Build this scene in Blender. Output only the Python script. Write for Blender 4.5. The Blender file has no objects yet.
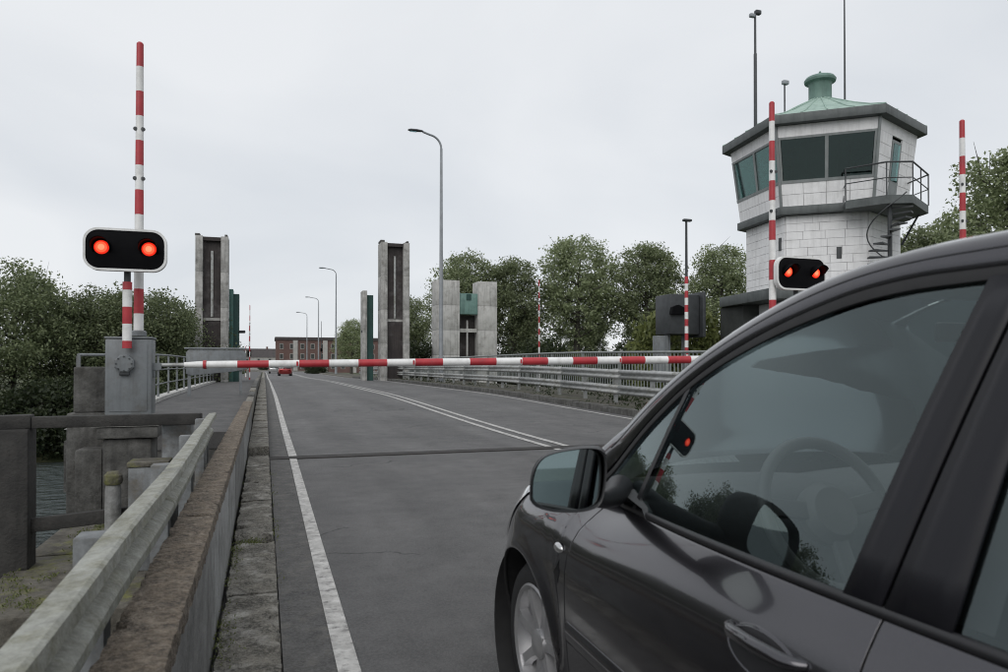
import bpy, bmesh, math, random
import numpy as np
random.seed(7)
PI = math.pi
sc = bpy.context.scene
COL = sc.collection

# ------------------------------------------------------------------ camera, world, sun, exposure
cam_d = bpy.data.cameras.new('camera')
cam_d.sensor_width = 36.0
cam_d.lens = 720.0 / 1008.0 * 36.0
cam_d.clip_start = 0.05
cam_d.clip_end = 6000
PITCH = math.radians(0.6)
YAW = math.atan(240 / 720.0)
cam_d.shift_y = (30.0 - 720.0 * math.tan(PITCH)) / 1008.0
cam = bpy.data.objects.new('camera', cam_d)
COL.objects.link(cam)
cam.location = (0, 0, 1.25)
cam.rotation_euler = (PI / 2 + PITCH, 0, -YAW)
cam_d.dof.use_dof = True
cam_d.dof.focus_distance = 13.0
cam_d.dof.aperture_fstop = 6.3
sc.camera = cam

SUN_EL, SUN_AZ = math.radians(40), math.radians(215)
world = bpy.data.worlds.new('World')
sc.world = world
world.use_nodes = True
wt = world.node_tree
wt.nodes.clear()
def wn(t): return wt.nodes.new(t)
w_out = wn('ShaderNodeOutputWorld')
sky = wn('ShaderNodeTexSky'); sky.sky_type = 'NISHITA'; sky.sun_disc = False
sky.sun_elevation = SUN_EL; sky.sun_rotation = SUN_AZ
bg1 = wn('ShaderNodeBackground'); bg1.inputs['Strength'].default_value = 0.09
wt.links.new(sky.outputs[0], bg1.inputs['Color'])
tc = wn('ShaderNodeTexCoord')
sep = wn('ShaderNodeSeparateXYZ'); wt.links.new(tc.outputs['Generated'], sep.inputs[0])
zz = wn('ShaderNodeMath'); zz.operation = 'ABSOLUTE'; wt.links.new(sep.outputs['Z'], zz.inputs[0])
za = wn('ShaderNodeMath'); za.operation = 'ADD'; za.inputs[1].default_value = 0.35; wt.links.new(zz.outputs[0], za.inputs[0])
dv = wn('ShaderNodeVectorMath'); dv.operation = 'DIVIDE'
cb = wn('ShaderNodeCombineXYZ')
for i in range(3): wt.links.new(za.outputs[0], cb.inputs[i])
wt.links.new(tc.outputs['Generated'], dv.inputs[0]); wt.links.new(cb.outputs[0], dv.inputs[1])
cn = wn('ShaderNodeTexNoise'); cn.inputs['Scale'].default_value = 1.35; cn.inputs['Detail'].default_value = 5
cn.inputs['Roughness'].default_value = 0.45; cn.inputs['Distortion'].default_value = 0.4
wt.links.new(dv.outputs[0], cn.inputs['Vector'])
cr = wn('ShaderNodeValToRGB')
cr.color_ramp.elements[0].position = 0.30; cr.color_ramp.elements[0].color = (0.705, 0.74, 0.785, 1)
cr.color_ramp.elements[1].position = 0.68; cr.color_ramp.elements[1].color = (0.87, 0.89, 0.915, 1)
wt.links.new(cn.outputs['Fac'], cr.inputs[0])
bg2 = wn('ShaderNodeBackground'); bg2.inputs['Strength'].default_value = 1.0
wt.links.new(cr.outputs[0], bg2.inputs['Color'])
wm = wn('ShaderNodeMixShader'); wm.inputs[0].default_value = 0.93
wt.links.new(bg1.outputs[0], wm.inputs[1]); wt.links.new(bg2.outputs[0], wm.inputs[2])
wt.links.new(wm.outputs[0], w_out.inputs[0])

sun_d = bpy.data.lights.new('sun', 'SUN'); sun_d.energy = 1.3; sun_d.angle = math.radians(50); sun_d.color = (1, 0.97, 0.93)
sun = bpy.data.objects.new('sun', sun_d); COL.objects.link(sun)
sun.rotation_euler = (PI / 2 - SUN_EL, 0, PI - SUN_AZ)
sun.location = (0, 0, 60)

sc.view_settings.view_transform = 'Standard'
sc.view_settings.look = 'None'
sc.view_settings.exposure = 0.0
sc.view_settings.gamma = 1.0
sc.view_settings.use_curve_mapping = False
sc.render.engine = 'CYCLES'
sc.cycles.max_bounces = 8
sc.cycles.transparent_max_bounces = 12
sc.cycles.use_denoising = True
sc.cycles.filter_width = 1.1

# ------------------------------------------------------------------ materials
MATS = {}
def mat(name, c1, c2=None, rough=0.7, metal=0.0, scale=6.0, detail=6, bump=0.0, bscale=None, streak=0.0, dirt=None,
        dirt_amt=0.0, dirt_scale=2.0, coat=0.0, spec=0.5, speck=0.0, lo=0.35, hi=0.65, rvar=0.0, mottle=0.0, mscale=4.0, sscale=60.0):
    """procedural surface: two tones by noise, optional fine speckle, vertical rain streaks, dirt patches and relief"""
    if name in MATS: return MATS[name]
    m = bpy.data.materials.new(name); m.use_nodes = True
    nt = m.node_tree; N = nt.nodes; L = nt.links
    b = N['Principled BSDF']
    b.inputs['Roughness'].default_value = rough; b.inputs['Metallic'].default_value = metal
    b.inputs['Specular IOR Level'].default_value = spec
    if coat: b.inputs['Coat Weight'].default_value = coat; b.inputs['Coat Roughness'].default_value = 0.04
    geo = N.new('ShaderNodeNewGeometry')
    pos = geo.outputs['Position']
    def noise(s, d=6, vec=None, rgh=0.6):
        n = N.new('ShaderNodeTexNoise'); n.inputs['Scale'].default_value = s; n.inputs['Detail'].default_value = d
        n.inputs['Roughness'].default_value = rgh
        L.new(vec or pos, n.inputs['Vector']); return n.outputs['Fac']
    def ramp(fac, a, bb):
        r = N.new('ShaderNodeMapRange'); r.inputs['From Min'].default_value = a; r.inputs['From Max'].default_value = bb
        L.new(fac, r.inputs['Value']); return r.outputs['Result']
    def mix(fac, ca, cbb):
        x = N.new('ShaderNodeMix'); x.data_type = 'RGBA'
        if hasattr(fac, 'links'): L.new(fac, x.inputs[0])
        else: x.inputs[0].default_value = fac
        for sock, c in ((x.inputs[6], ca), (x.inputs[7], cbb)):
            if hasattr(c, 'links'): L.new(c, sock)
            else: sock.default_value = (*c, 1)
        return x.outputs[2]
    def mul(f, k):
        x = N.new('ShaderNodeMath'); x.operation = 'MULTIPLY'; L.new(f, x.inputs[0]); x.inputs[1].default_value = k; return x.outputs[0]
    if c2 is None: c2 = tuple(v * 0.8 for v in c1)
    n1 = noise(scale, detail)
    col = mix(ramp(n1, lo, hi), c1, c2)
    if streak:
        mp = N.new('ShaderNodeMapping'); mp.inputs['Scale'].default_value = (5, 5, 0.35); L.new(pos, mp.inputs['Vector'])
        s = ramp(noise(1.6, 5, mp.outputs[0]), 0.48, 0.78)
        col = mix(mul(s, streak), col, tuple(v * 0.35 for v in c2))
    if dirt:
        d = ramp(noise(dirt_scale, 7, rgh=0.7), 0.5, 0.68)
        col = mix(mul(d, dirt_amt), col, dirt)
    if mottle:
        mo = N.new('ShaderNodeMapRange'); mo.inputs['From Min'].default_value = 0.32; mo.inputs['From Max'].default_value = 0.68
        mo.inputs['To Min'].default_value = 1 - mottle; mo.inputs['To Max'].default_value = 1 + mottle
        L.new(noise(mscale, 12, rgh=0.78), mo.inputs['Value'])
        vm = N.new('ShaderNodeVectorMath'); vm.operation = 'SCALE'; L.new(col, vm.inputs[0]); L.new(mo.outputs[0], vm.inputs['Scale']); col = vm.outputs[0]
    if speck:
        sp = ramp(noise(sscale, 2, rgh=0.8), 0.42, 0.62)
        col = mix(mul(sp, speck), col, tuple(min(1, v * 2.0 + 0.03) for v in c1))
    L.new(col, b.inputs['Base Color'])
    if rvar:
        rr = N.new('ShaderNodeMapRange'); rr.inputs['To Min'].default_value = rough - rvar; rr.inputs['To Max'].default_value = rough + rvar
        L.new(noise(scale * 0.7, 4), rr.inputs['Value']); L.new(rr.outputs[0], b.inputs['Roughness'])
    if bump:
        bp = N.new('ShaderNodeBump'); bp.inputs['Strength'].default_value = bump; bp.inputs['Distance'].default_value = 0.02
        L.new(noise(bscale or scale * 4, 5), bp.inputs['Height']); L.new(bp.outputs[0], b.inputs['Normal'])
    MATS[name] = m
    return m

asphalt = mat('asphalt', (0.084, 0.083, 0.083), (0.116, 0.113, 0.111), 0.72, scale=0.5, bump=0.8, bscale=110, speck=0.3, mottle=0.32, mscale=3.0, dirt=(0.058, 0.058, 0.059), dirt_amt=0.65, dirt_scale=0.45, rvar=0.12)
def road_wear(m):
    """polished wheel tracks, hairline cracks and tar-filled seams along the lanes"""
    N = m.node_tree.nodes; L = m.node_tree.links; b = N['Principled BSDF']
    src = b.inputs['Base Color'].links[0].from_socket
    g = N.new('ShaderNodeNewGeometry'); sp_ = N.new('ShaderNodeSeparateXYZ'); L.new(g.outputs['Position'], sp_.inputs[0])
    def M(op, a, c=None, clamp=False):
        x = N.new('ShaderNodeMath'); x.operation = op; x.use_clamp = clamp
        for i, v in enumerate((a, c)):
            if v is None: continue
            if hasattr(v, 'links'): L.new(v, x.inputs[i])
            else: x.inputs[i].default_value = v
        return x.outputs[0]
    def NZ(sc_, det, scale3=None):
        n = N.new('ShaderNodeTexNoise'); n.inputs['Scale'].default_value = sc_; n.inputs['Detail'].default_value = det
        if scale3:
            mp = N.new('ShaderNodeMapping'); mp.inputs['Scale'].default_value = scale3; L.new(g.outputs['Position'], mp.inputs[0]); L.new(mp.outputs[0], n.inputs['Vector'])
        else: L.new(g.outputs['Position'], n.inputs['Vector'])
        return n.outputs['Fac']
    wob = M('MULTIPLY', M('SUBTRACT', NZ(0.35, 3), 0.5), 0.5)
    xw = M('ADD', sp_.outputs['X'], wob)
    # four tracks 1.95 m apart: cosine of x
    ph = M('COSINE', M('MULTIPLY', M('SUBTRACT', xw, 1.25), 2 * PI / 1.95))
    tr_ = M('MULTIPLY', M('MAXIMUM', ph, 0.0), M('ADD', M('MULTIPLY', NZ(1.0, 5, (1.5, 0.12, 1)), 1.3), -0.25, True))
    v = N.new('ShaderNodeTexVoronoi'); v.feature = 'DISTANCE_TO_EDGE'; v.inputs['Scale'].default_value = 0.55
    wp_ = N.new('ShaderNodeVectorMath'); wp_.operation = 'ADD'
    nn = N.new('ShaderNodeTexNoise'); nn.inputs['Scale'].default_value = 2.2; nn.inputs['Detail'].default_value = 6; L.new(g.outputs['Position'], nn.inputs['Vector'])
    ns = N.new('ShaderNodeVectorMath'); ns.operation = 'SCALE'; ns.inputs['Scale'].default_value = 0.7; L.new(nn.outputs['Color'], ns.inputs[0])
    L.new(g.outputs['Position'], wp_.inputs[0]); L.new(ns.outputs[0], wp_.inputs[1]); L.new(wp_.outputs[0], v.inputs['Vector'])
    ck = M('LESS_THAN', v.outputs['Distance'], 0.0065)
    ck = M('MULTIPLY', ck, M('GREATER_THAN', NZ(0.30, 2), 0.56))
    k = M('SUBTRACT', 1.0, M('ADD', M('MULTIPLY', tr_, 0.30), M('MULTIPLY', ck, 0.5)))
    k2 = M('ADD', k, M('MULTIPLY', M('SUBTRACT', NZ(1.0, 8, (2.2, 0.25, 1)), 0.5), 0.55))
    vs = N.new('ShaderNodeVectorMath'); vs.operation = 'SCALE'; L.new(src, vs.inputs[0]); L.new(k2, vs.inputs['Scale'])
    L.new(vs.outputs[0], b.inputs['Base Color'])
road_wear(asphalt)
asphalt_old = mat('asphalt_strip', (0.066, 0.065, 0.064), (0.085, 0.082, 0.078), 0.85, scale=3, bump=0.5, bscale=90, speck=0.4, mottle=0.45, mscale=6, dirt=(0.15, 0.14, 0.12), dirt_amt=0.6, dirt_scale=9)
pathm = mat('path_surface', (0.062, 0.061, 0.061), (0.088, 0.086, 0.085), 0.85, mottle=0.3, mscale=3, scale=1.5, bump=0.3, bscale=80, speck=0.2)
conc = mat('concrete', (0.42, 0.415, 0.40), (0.30, 0.295, 0.28), 0.85, mottle=0.3, mscale=2, scale=2.2, bump=0.4, bscale=30, streak=0.75, dirt=(0.07, 0.065, 0.055), dirt_amt=0.55, dirt_scale=1.6)
conc_dark = mat('concrete_weathered', (0.112, 0.110, 0.104), (0.062, 0.061, 0.057), 0.9, mottle=0.5, mscale=5, scale=3, bump=0.7, bscale=22, streak=0.6, dirt=(0.028, 0.026, 0.022), dirt_amt=0.7, dirt_scale=2.6)
conc_pale = mat('concrete_pale', (0.54, 0.535, 0.515), (0.40, 0.395, 0.38), 0.85, mottle=0.25, mscale=1.5, scale=3, bump=0.4, bscale=30, streak=0.6, dirt=(0.09, 0.08, 0.06), dirt_amt=0.4, dirt_scale=2)
conc_brown = mat('concrete_brown', (0.145, 0.116, 0.086), (0.062, 0.051, 0.041), 0.92, scale=13, bump=1.0, bscale=60, dirt=(0.30, 0.26, 0.21), dirt_amt=0.75, dirt_scale=22, speck=0.45, lo=0.4, hi=0.6, mottle=0.5, mscale=14)
kerb_m = mat('kerb_stone', (0.15, 0.14, 0.118), (0.06, 0.056, 0.048), 0.92, scale=8, bump=1.0, bscale=45, dirt=(0.42, 0.41, 0.38), dirt_amt=0.8, dirt_scale=6, speck=0.5, lo=0.4, hi=0.6, mottle=0.6, mscale=10)
panel_m = mat('parapet_panel', (0.27, 0.275, 0.27), (0.19, 0.19, 0.185), 0.85, scale=4, bump=0.4, bscale=40, streak=0.3, mottle=0.3, mscale=7, dirt=(0.07, 0.07, 0.06), dirt_amt=0.7, dirt_scale=5)
panel_d = mat('parapet_panel_dark', (0.19, 0.19, 0.185), (0.12, 0.12, 0.115), 0.85, scale=4, bump=0.4, bscale=40, streak=0.3, mottle=0.3, mscale=7, dirt=(0.05, 0.05, 0.045), dirt_amt=0.7, dirt_scale=5)
pale_steel = mat('pale_steel', (0.19, 0.2, 0.205), (0.13, 0.137, 0.142), 0.6, 0.1, mottle=0.35, mscale=8, scale=6, bump=0.2, bscale=30, streak=0.6, dirt=(0.11, 0.09, 0.06), dirt_amt=0.6, dirt_scale=6)
mossy = mat('mossy_concrete', (0.12, 0.112, 0.095), (0.075, 0.068, 0.055), 0.95, mottle=0.5, mscale=8, scale=3, bump=0.9, bscale=25, dirt=(0.135, 0.14, 0.03), dirt_amt=0.9, dirt_scale=2.6)
timber = mat('tarred_timber', (0.042, 0.04, 0.037), (0.024, 0.023, 0.022), 0.85, scale=6, bump=0.6, bscale=30, streak=0.5)
galv = mat('galvanised_steel', (0.40, 0.41, 0.405), (0.29, 0.295, 0.29), 0.55, 0.35, scale=6, bump=0.15, bscale=30, dirt=(0.13, 0.125, 0.085), dirt_amt=0.55, dirt_scale=3, streak=0.35)
galv_moss = mat('galvanised_stained', (0.30, 0.305, 0.275), (0.185, 0.185, 0.15), 0.6, 0.1, scale=11, bump=0.3, bscale=60, dirt=(0.13, 0.125, 0.07), dirt_amt=0.85, dirt_scale=9, streak=0.3, speck=0.15, mottle=0.3, mscale=14)
grey_paint = mat('grey_paint', (0.185, 0.20, 0.21), (0.145, 0.157, 0.165), 0.5, scale=4, bump=0.12, bscale=20, streak=0.55, dirt=(0.085, 0.075, 0.06), dirt_amt=0.5, dirt_scale=3)
pole_m = mat('lamp_pole_metal', (0.30, 0.32, 0.34), (0.24, 0.255, 0.27), 0.5, 0.3, scale=3)
dark_metal = mat('dark_metal', (0.055, 0.06, 0.064), (0.04, 0.043, 0.046), 0.5, 0.2, scale=5)
rail_m = mat('railing_paint', (0.27, 0.29, 0.285), (0.20, 0.215, 0.21), 0.55, 0.1, scale=5, streak=0.3)
white_band = mat('white_band', (0.80, 0.80, 0.79), (0.69, 0.69, 0.68), 0.45, scale=5, streak=0.18, dirt=(0.34, 0.33, 0.31), dirt_amt=0.35, dirt_scale=6)
red_band = mat('red_band', (0.46, 0.035, 0.045), (0.36, 0.025, 0.035), 0.45, scale=5, streak=0.15, dirt=(0.25, 0.07, 0.07), dirt_amt=0.3, dirt_scale=6)
line_paint = mat('road_paint', (0.54, 0.53, 0.51), (0.36, 0.35, 0.335), 0.75, scale=8, bump=0.3, bscale=70, dirt=(0.13, 0.127, 0.122), dirt_amt=0.95, dirt_scale=15, mottle=0.3, mscale=9)
black_face = mat('signal_black', (0.007, 0.007, 0.008), (0.005, 0.005, 0.006), 0.65, spec=0.05)
copper = mat('green_copper', (0.36, 0.48, 0.42), (0.28, 0.39, 0.34), 0.65, scale=2.5, bump=0.1, streak=0.5, dirt=(0.40, 0.52, 0.46), dirt_amt=0.35)
copper_d = mat('green_copper_cupola', (0.15, 0.245, 0.21), (0.11, 0.185, 0.16), 0.6, scale=3, streak=0.5)
green_steel = mat('green_steel', (0.075, 0.18, 0.155), (0.05, 0.13, 0.11), 0.6, scale=2, streak=0.6, dirt=(0.10, 0.12, 0.11), dirt_amt=0.5)
green_pale = mat('green_steel_faded', (0.17, 0.29, 0.26), (0.12, 0.21, 0.19), 0.65, scale=2, streak=0.6)
green_dark = mat('green_steel_dark', (0.02, 0.075, 0.065), (0.014, 0.05, 0.044), 0.55, scale=2, streak=0.5)
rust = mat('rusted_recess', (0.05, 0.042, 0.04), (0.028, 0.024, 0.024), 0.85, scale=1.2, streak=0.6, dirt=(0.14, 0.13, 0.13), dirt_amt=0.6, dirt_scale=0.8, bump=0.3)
rust_d = mat('joint_steel', (0.03, 0.026, 0.024), (0.018, 0.016, 0.015), 0.8, scale=8)
blockm = mat('white_block', (0.84, 0.84, 0.845), (0.74, 0.74, 0.745), 0.75, scale=1.3, bump=0.25, bscale=25, streak=0.3, dirt=(0.5, 0.49, 0.48), dirt_amt=0.35, dirt_scale=1.5)
joint_m = mat('block_joint', (0.55, 0.55, 0.55), (0.45, 0.45, 0.45), 0.9, scale=3)
fascia = mat('grey_fascia', (0.105, 0.118, 0.118), (0.075, 0.085, 0.085), 0.6, scale=3, streak=0.5)
frame_m = mat('window_frame_grey', (0.21, 0.23, 0.23), (0.17, 0.185, 0.185), 0.5, scale=3, streak=0.3)
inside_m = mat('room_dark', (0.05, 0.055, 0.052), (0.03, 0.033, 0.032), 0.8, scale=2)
brick_m = mat('brick_wall', (0.13, 0.078, 0.068), (0.10, 0.06, 0.054), 0.9, scale=0.6, streak=0.2, speck=0.1)
roof_dk = mat('roof_dark', (0.07, 0.06, 0.06), (0.05, 0.045, 0.045), 0.85, scale=1)
pale_wall = mat('pale_render', (0.40, 0.39, 0.37), (0.33, 0.32, 0.31), 0.85, scale=1, streak=0.2)
bark = mat('bark', (0.085, 0.08, 0.066), (0.045, 0.042, 0.035), 0.95, scale=6, bump=0.8, bscale=14)
grass_m = mat('bank_grass', (0.045, 0.062, 0.022), (0.065, 0.07, 0.03), 0.95, scale=0.35, bump=0.8, bscale=4, dirt=(0.08, 0.07, 0.045), dirt_amt=0.5, dirt_scale=0.25)
verge_m = mat('verge_dirt', (0.085, 0.078, 0.06), (0.05, 0.047, 0.036), 0.95, scale=2.5, bump=0.9, bscale=14, dirt=(0.045, 0.06, 0.02), dirt_amt=0.7, dirt_scale=1.6)
rubber = mat('rubber', (0.016, 0.016, 0.017), (0.011, 0.011, 0.012), 0.75, scale=20)
plastic = mat('black_plastic', (0.012, 0.012, 0.014), (0.016, 0.016, 0.018), 0.5, scale=40)
piano = mat('black_gloss_pillar', (0.012, 0.012, 0.016), (0.012, 0.012, 0.015), 0.42, spec=0.3)
alloy = mat('alloy', (0.50, 0.50, 0.51), (0.42, 0.42, 0.43), 0.35, 0.75, scale=10)
interior = mat('car_interior', (0.055, 0.058, 0.062), (0.045, 0.047, 0.05), 0.75, scale=30)
liner = mat('car_headliner', (0.22, 0.22, 0.21), (0.2, 0.2, 0.19), 0.9, scale=30)
tail_red = mat('tail_lamp', (0.30, 0.012, 0.012), (0.22, 0.01, 0.01), 0.2, coat=0.6)
yellowp = mat('traffic_yellow', (0.5, 0.36, 0.03), None, 0.6)

def leaf_mat(name, ca, cbb):
    m = bpy.data.materials.new(name); m.use_nodes = True
    nt = m.node_tree; N = nt.nodes; L = nt.links
    for n in list(N): N.remove(n)
    out = N.new('ShaderNodeOutputMaterial'); g = N.new('ShaderNodeNewGeometry')
    r = N.new('ShaderNodeValToRGB'); r.color_ramp.elements[0].color = (*ca, 1); r.color_ramp.elements[1].color = (*cbb, 1)
    L.new(g.outputs['Random Per Island'], r.inputs[0])
    oi = N.new('ShaderNodeObjectInfo'); hs = N.new('ShaderNodeHueSaturation'); hm = N.new('ShaderNodeMapRange'); hm.inputs['To Min'].default_value = 0.82; hm.inputs['To Max'].default_value = 1.22
    L.new(oi.outputs['Random'], hm.inputs['Value']); L.new(hm.outputs[0], hs.inputs['Value']); L.new(r.outputs[0], hs.inputs['Color'])
    d = N.new('ShaderNodeBsdfPrincipled'); d.inputs['Roughness'].default_value = 0.55
    t = N.new('ShaderNodeBsdfTranslucent'); L.new(hs.outputs[0], d.inputs['Base Color']); L.new(hs.outputs[0], t.inputs['Color'])
    x = N.new('ShaderNodeMixShader'); x.inputs[0].default_value = 0.4
    L.new(d.outputs[0], x.inputs[1]); L.new(t.outputs[0], x.inputs[2]); L.new(x.outputs[0], out.inputs[0])
    return m
leaf_a = leaf_mat('leaves_grey_green', (0.13, 0.165, 0.072), (0.29, 0.33, 0.19))
leaf_b = leaf_mat('leaves_dark_green', (0.07, 0.094, 0.042), (0.19, 0.22, 0.115))
leaf_d = leaf_mat('leaves_dimmed_green', (0.02, 0.032, 0.014), (0.06, 0.078, 0.034))  # darker than the other greens: low light of the undergrowth put into the colour
leaf_c = leaf_mat('leaves_yellow_green', (0.08, 0.10, 0.03), (0.17, 0.19, 0.065))

def glass_mat(name, tint, ior=1.5, boost=2.0, rough=0.0, base=0.0):
    m = bpy.data.materials.new(name); m.use_nodes = True
    nt = m.node_tree; N = nt.nodes; L = nt.links
    for n in list(N): N.remove(n)
    out = N.new('ShaderNodeOutputMaterial')
    t = N.new('ShaderNodeBsdfTransparent'); t.inputs[0].default_value = (*tint, 1)
    g = N.new('ShaderNodeBsdfGlossy'); g.inputs['Roughness'].default_value = rough; g.inputs[0].default_value = (0.80, 0.94, 0.95, 1)
    f = N.new('ShaderNodeFresnel'); f.inputs[0].default_value = ior
    mu = N.new('ShaderNodeMath'); mu.operation = 'MULTIPLY_ADD'; mu.use_clamp = True
    mu.inputs[1].default_value = boost; mu.inputs[2].default_value = base
    L.new(f.outputs[0], mu.inputs[0])
    x = N.new('ShaderNodeMixShader'); L.new(mu.outputs[0], x.inputs[0]); L.new(t.outputs[0], x.inputs[1]); L.new(g.outputs[0], x.inputs[2])
    L.new(x.outputs[0], out.inputs[0])
    return m
car_glass = glass_mat('car_glass', (0.90, 0.96, 0.95), 1.52, 1.45, base=0.02)
tower_glass = glass_mat('tower_glass', (0.50, 0.64, 0.60), 1.5, 0.9)
lens_glass = glass_mat('lens_glass', (0.85, 0.87, 0.88), 1.5, 1.6)
def simple(name, col, rough, metal, **k):
    m = bpy.data.materials.new(name); m.use_nodes = True
    b = m.node_tree.nodes['Principled BSDF']
    b.inputs['Base Color'].default_value = (*col, 1); b.inputs['Roughness'].default_value = rough; b.inputs['Metallic'].default_value = metal
    for kk, v in k.items(): b.inputs[kk.replace('_', ' ')].default_value = v
    return m
mirror_m = simple('mirror_silver', (0.27, 0.30, 0.305), 0.02, 1.0)
def paint(name, col):
    m = bpy.data.materials.new(name); m.use_nodes = True
    N = m.node_tree.nodes; L = m.node_tree.links; b = N['Principled BSDF']
    b.inputs['Metallic'].default_value = 0.85; b.inputs['Roughness'].default_value = 0.25
    b.inputs['Coat Weight'].default_value = 1.0; b.inputs['Coat Roughness'].default_value = 0.035
    g = N.new('ShaderNodeNewGeometry'); n = N.new('ShaderNodeTexNoise'); n.inputs['Scale'].default_value = 900; n.inputs['Detail'].default_value = 1
    L.new(g.outputs['Position'], n.inputs['Vector'])
    r = N.new('ShaderNodeValToRGB'); r.color_ramp.elements[0].position = 0.35; r.color_ramp.elements[1].position = 0.7
    r.color_ramp.elements[0].color = (*[v * 0.8 for v in col], 1); r.color_ramp.elements[1].color = (*[v * 1.35 for v in col], 1)
    L.new(n.outputs['Fac'], r.inputs[0]); L.new(r.outputs[0], b.inputs['Base Color'])
    n2 = N.new('ShaderNodeTexNoise'); n2.inputs['Scale'].default_value = 7; n2.inputs['Detail'].default_value = 8; L.new(g.outputs['Position'], n2.inputs['Vector'])
    mr = N.new('ShaderNodeMapRange'); mr.inputs['From Min'].default_value = 0.35; mr.inputs['From Max'].default_value = 0.75
    mr.inputs['To Min'].default_value = 0.02; mr.inputs['To Max'].default_value = 0.14
    L.new(n2.outputs['Fac'], mr.inputs['Value']); L.new(mr.outputs[0], b.inputs['Coat Roughness'])
    return m
paint_grey = paint('car_paint_grey', (0.054, 0.052, 0.059))
paint_red = paint('car_paint_red', (0.30, 0.03, 0.03))
paint_white = paint('car_paint_silver', (0.5, 0.5, 0.5))
def emis(name, col, s):
    m = bpy.data.materials.new(name); m.use_nodes = True
    N = m.node_tree.nodes; L = m.node_tree.links
    b = N['Principled BSDF']; b.inputs['Base Color'].default_value = (0.25, 0.02, 0.01, 1); b.inputs['Roughness'].default_value = 0.25
    b.inputs['Emission Color'].default_value = (*col, 1); b.inputs['Emission Strength'].default_value = s
    return m
red_light = emis('red_signal_lamp', (1.0, 0.055, 0.022), 2.6)
red_core = emis('red_signal_core', (1.0, 0.105, 0.05), 3.2)
red_light_dim = emis('red_signal_lamp_rim', (1.0, 0.03, 0.012), 0.9)
def water_mat():
    m = bpy.data.materials.new('river_water'); m.use_nodes = True
    N = m.node_tree.nodes; L = m.node_tree.links; b = N['Principled BSDF']
    b.inputs['Base Color'].default_value = (0.075, 0.09, 0.09, 1); b.inputs['Roughness'].default_value = 0.06; b.inputs['IOR'].default_value = 1.33
    g = N.new('ShaderNodeNewGeometry'); mp = N.new('ShaderNodeMapping'); mp.inputs['Scale'].default_value = (1.0, 1.6, 1)
    L.new(g.outputs['Position'], mp.inputs[0])
    n = N.new('ShaderNodeTexNoise'); n.inputs['Scale'].default_value = 1.5; n.inputs['Detail'].default_value = 5; L.new(mp.outputs[0], n.inputs['Vector'])
    bp = N.new('ShaderNodeBump'); bp.inputs['Strength'].default_value = 1.0; bp.inputs['Distance'].default_value = 0.7
    L.new(n.outputs['Fac'], bp.inputs['Height']); L.new(bp.outputs[0], b.inputs['Normal'])
    return m
water_m = water_mat()

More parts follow.
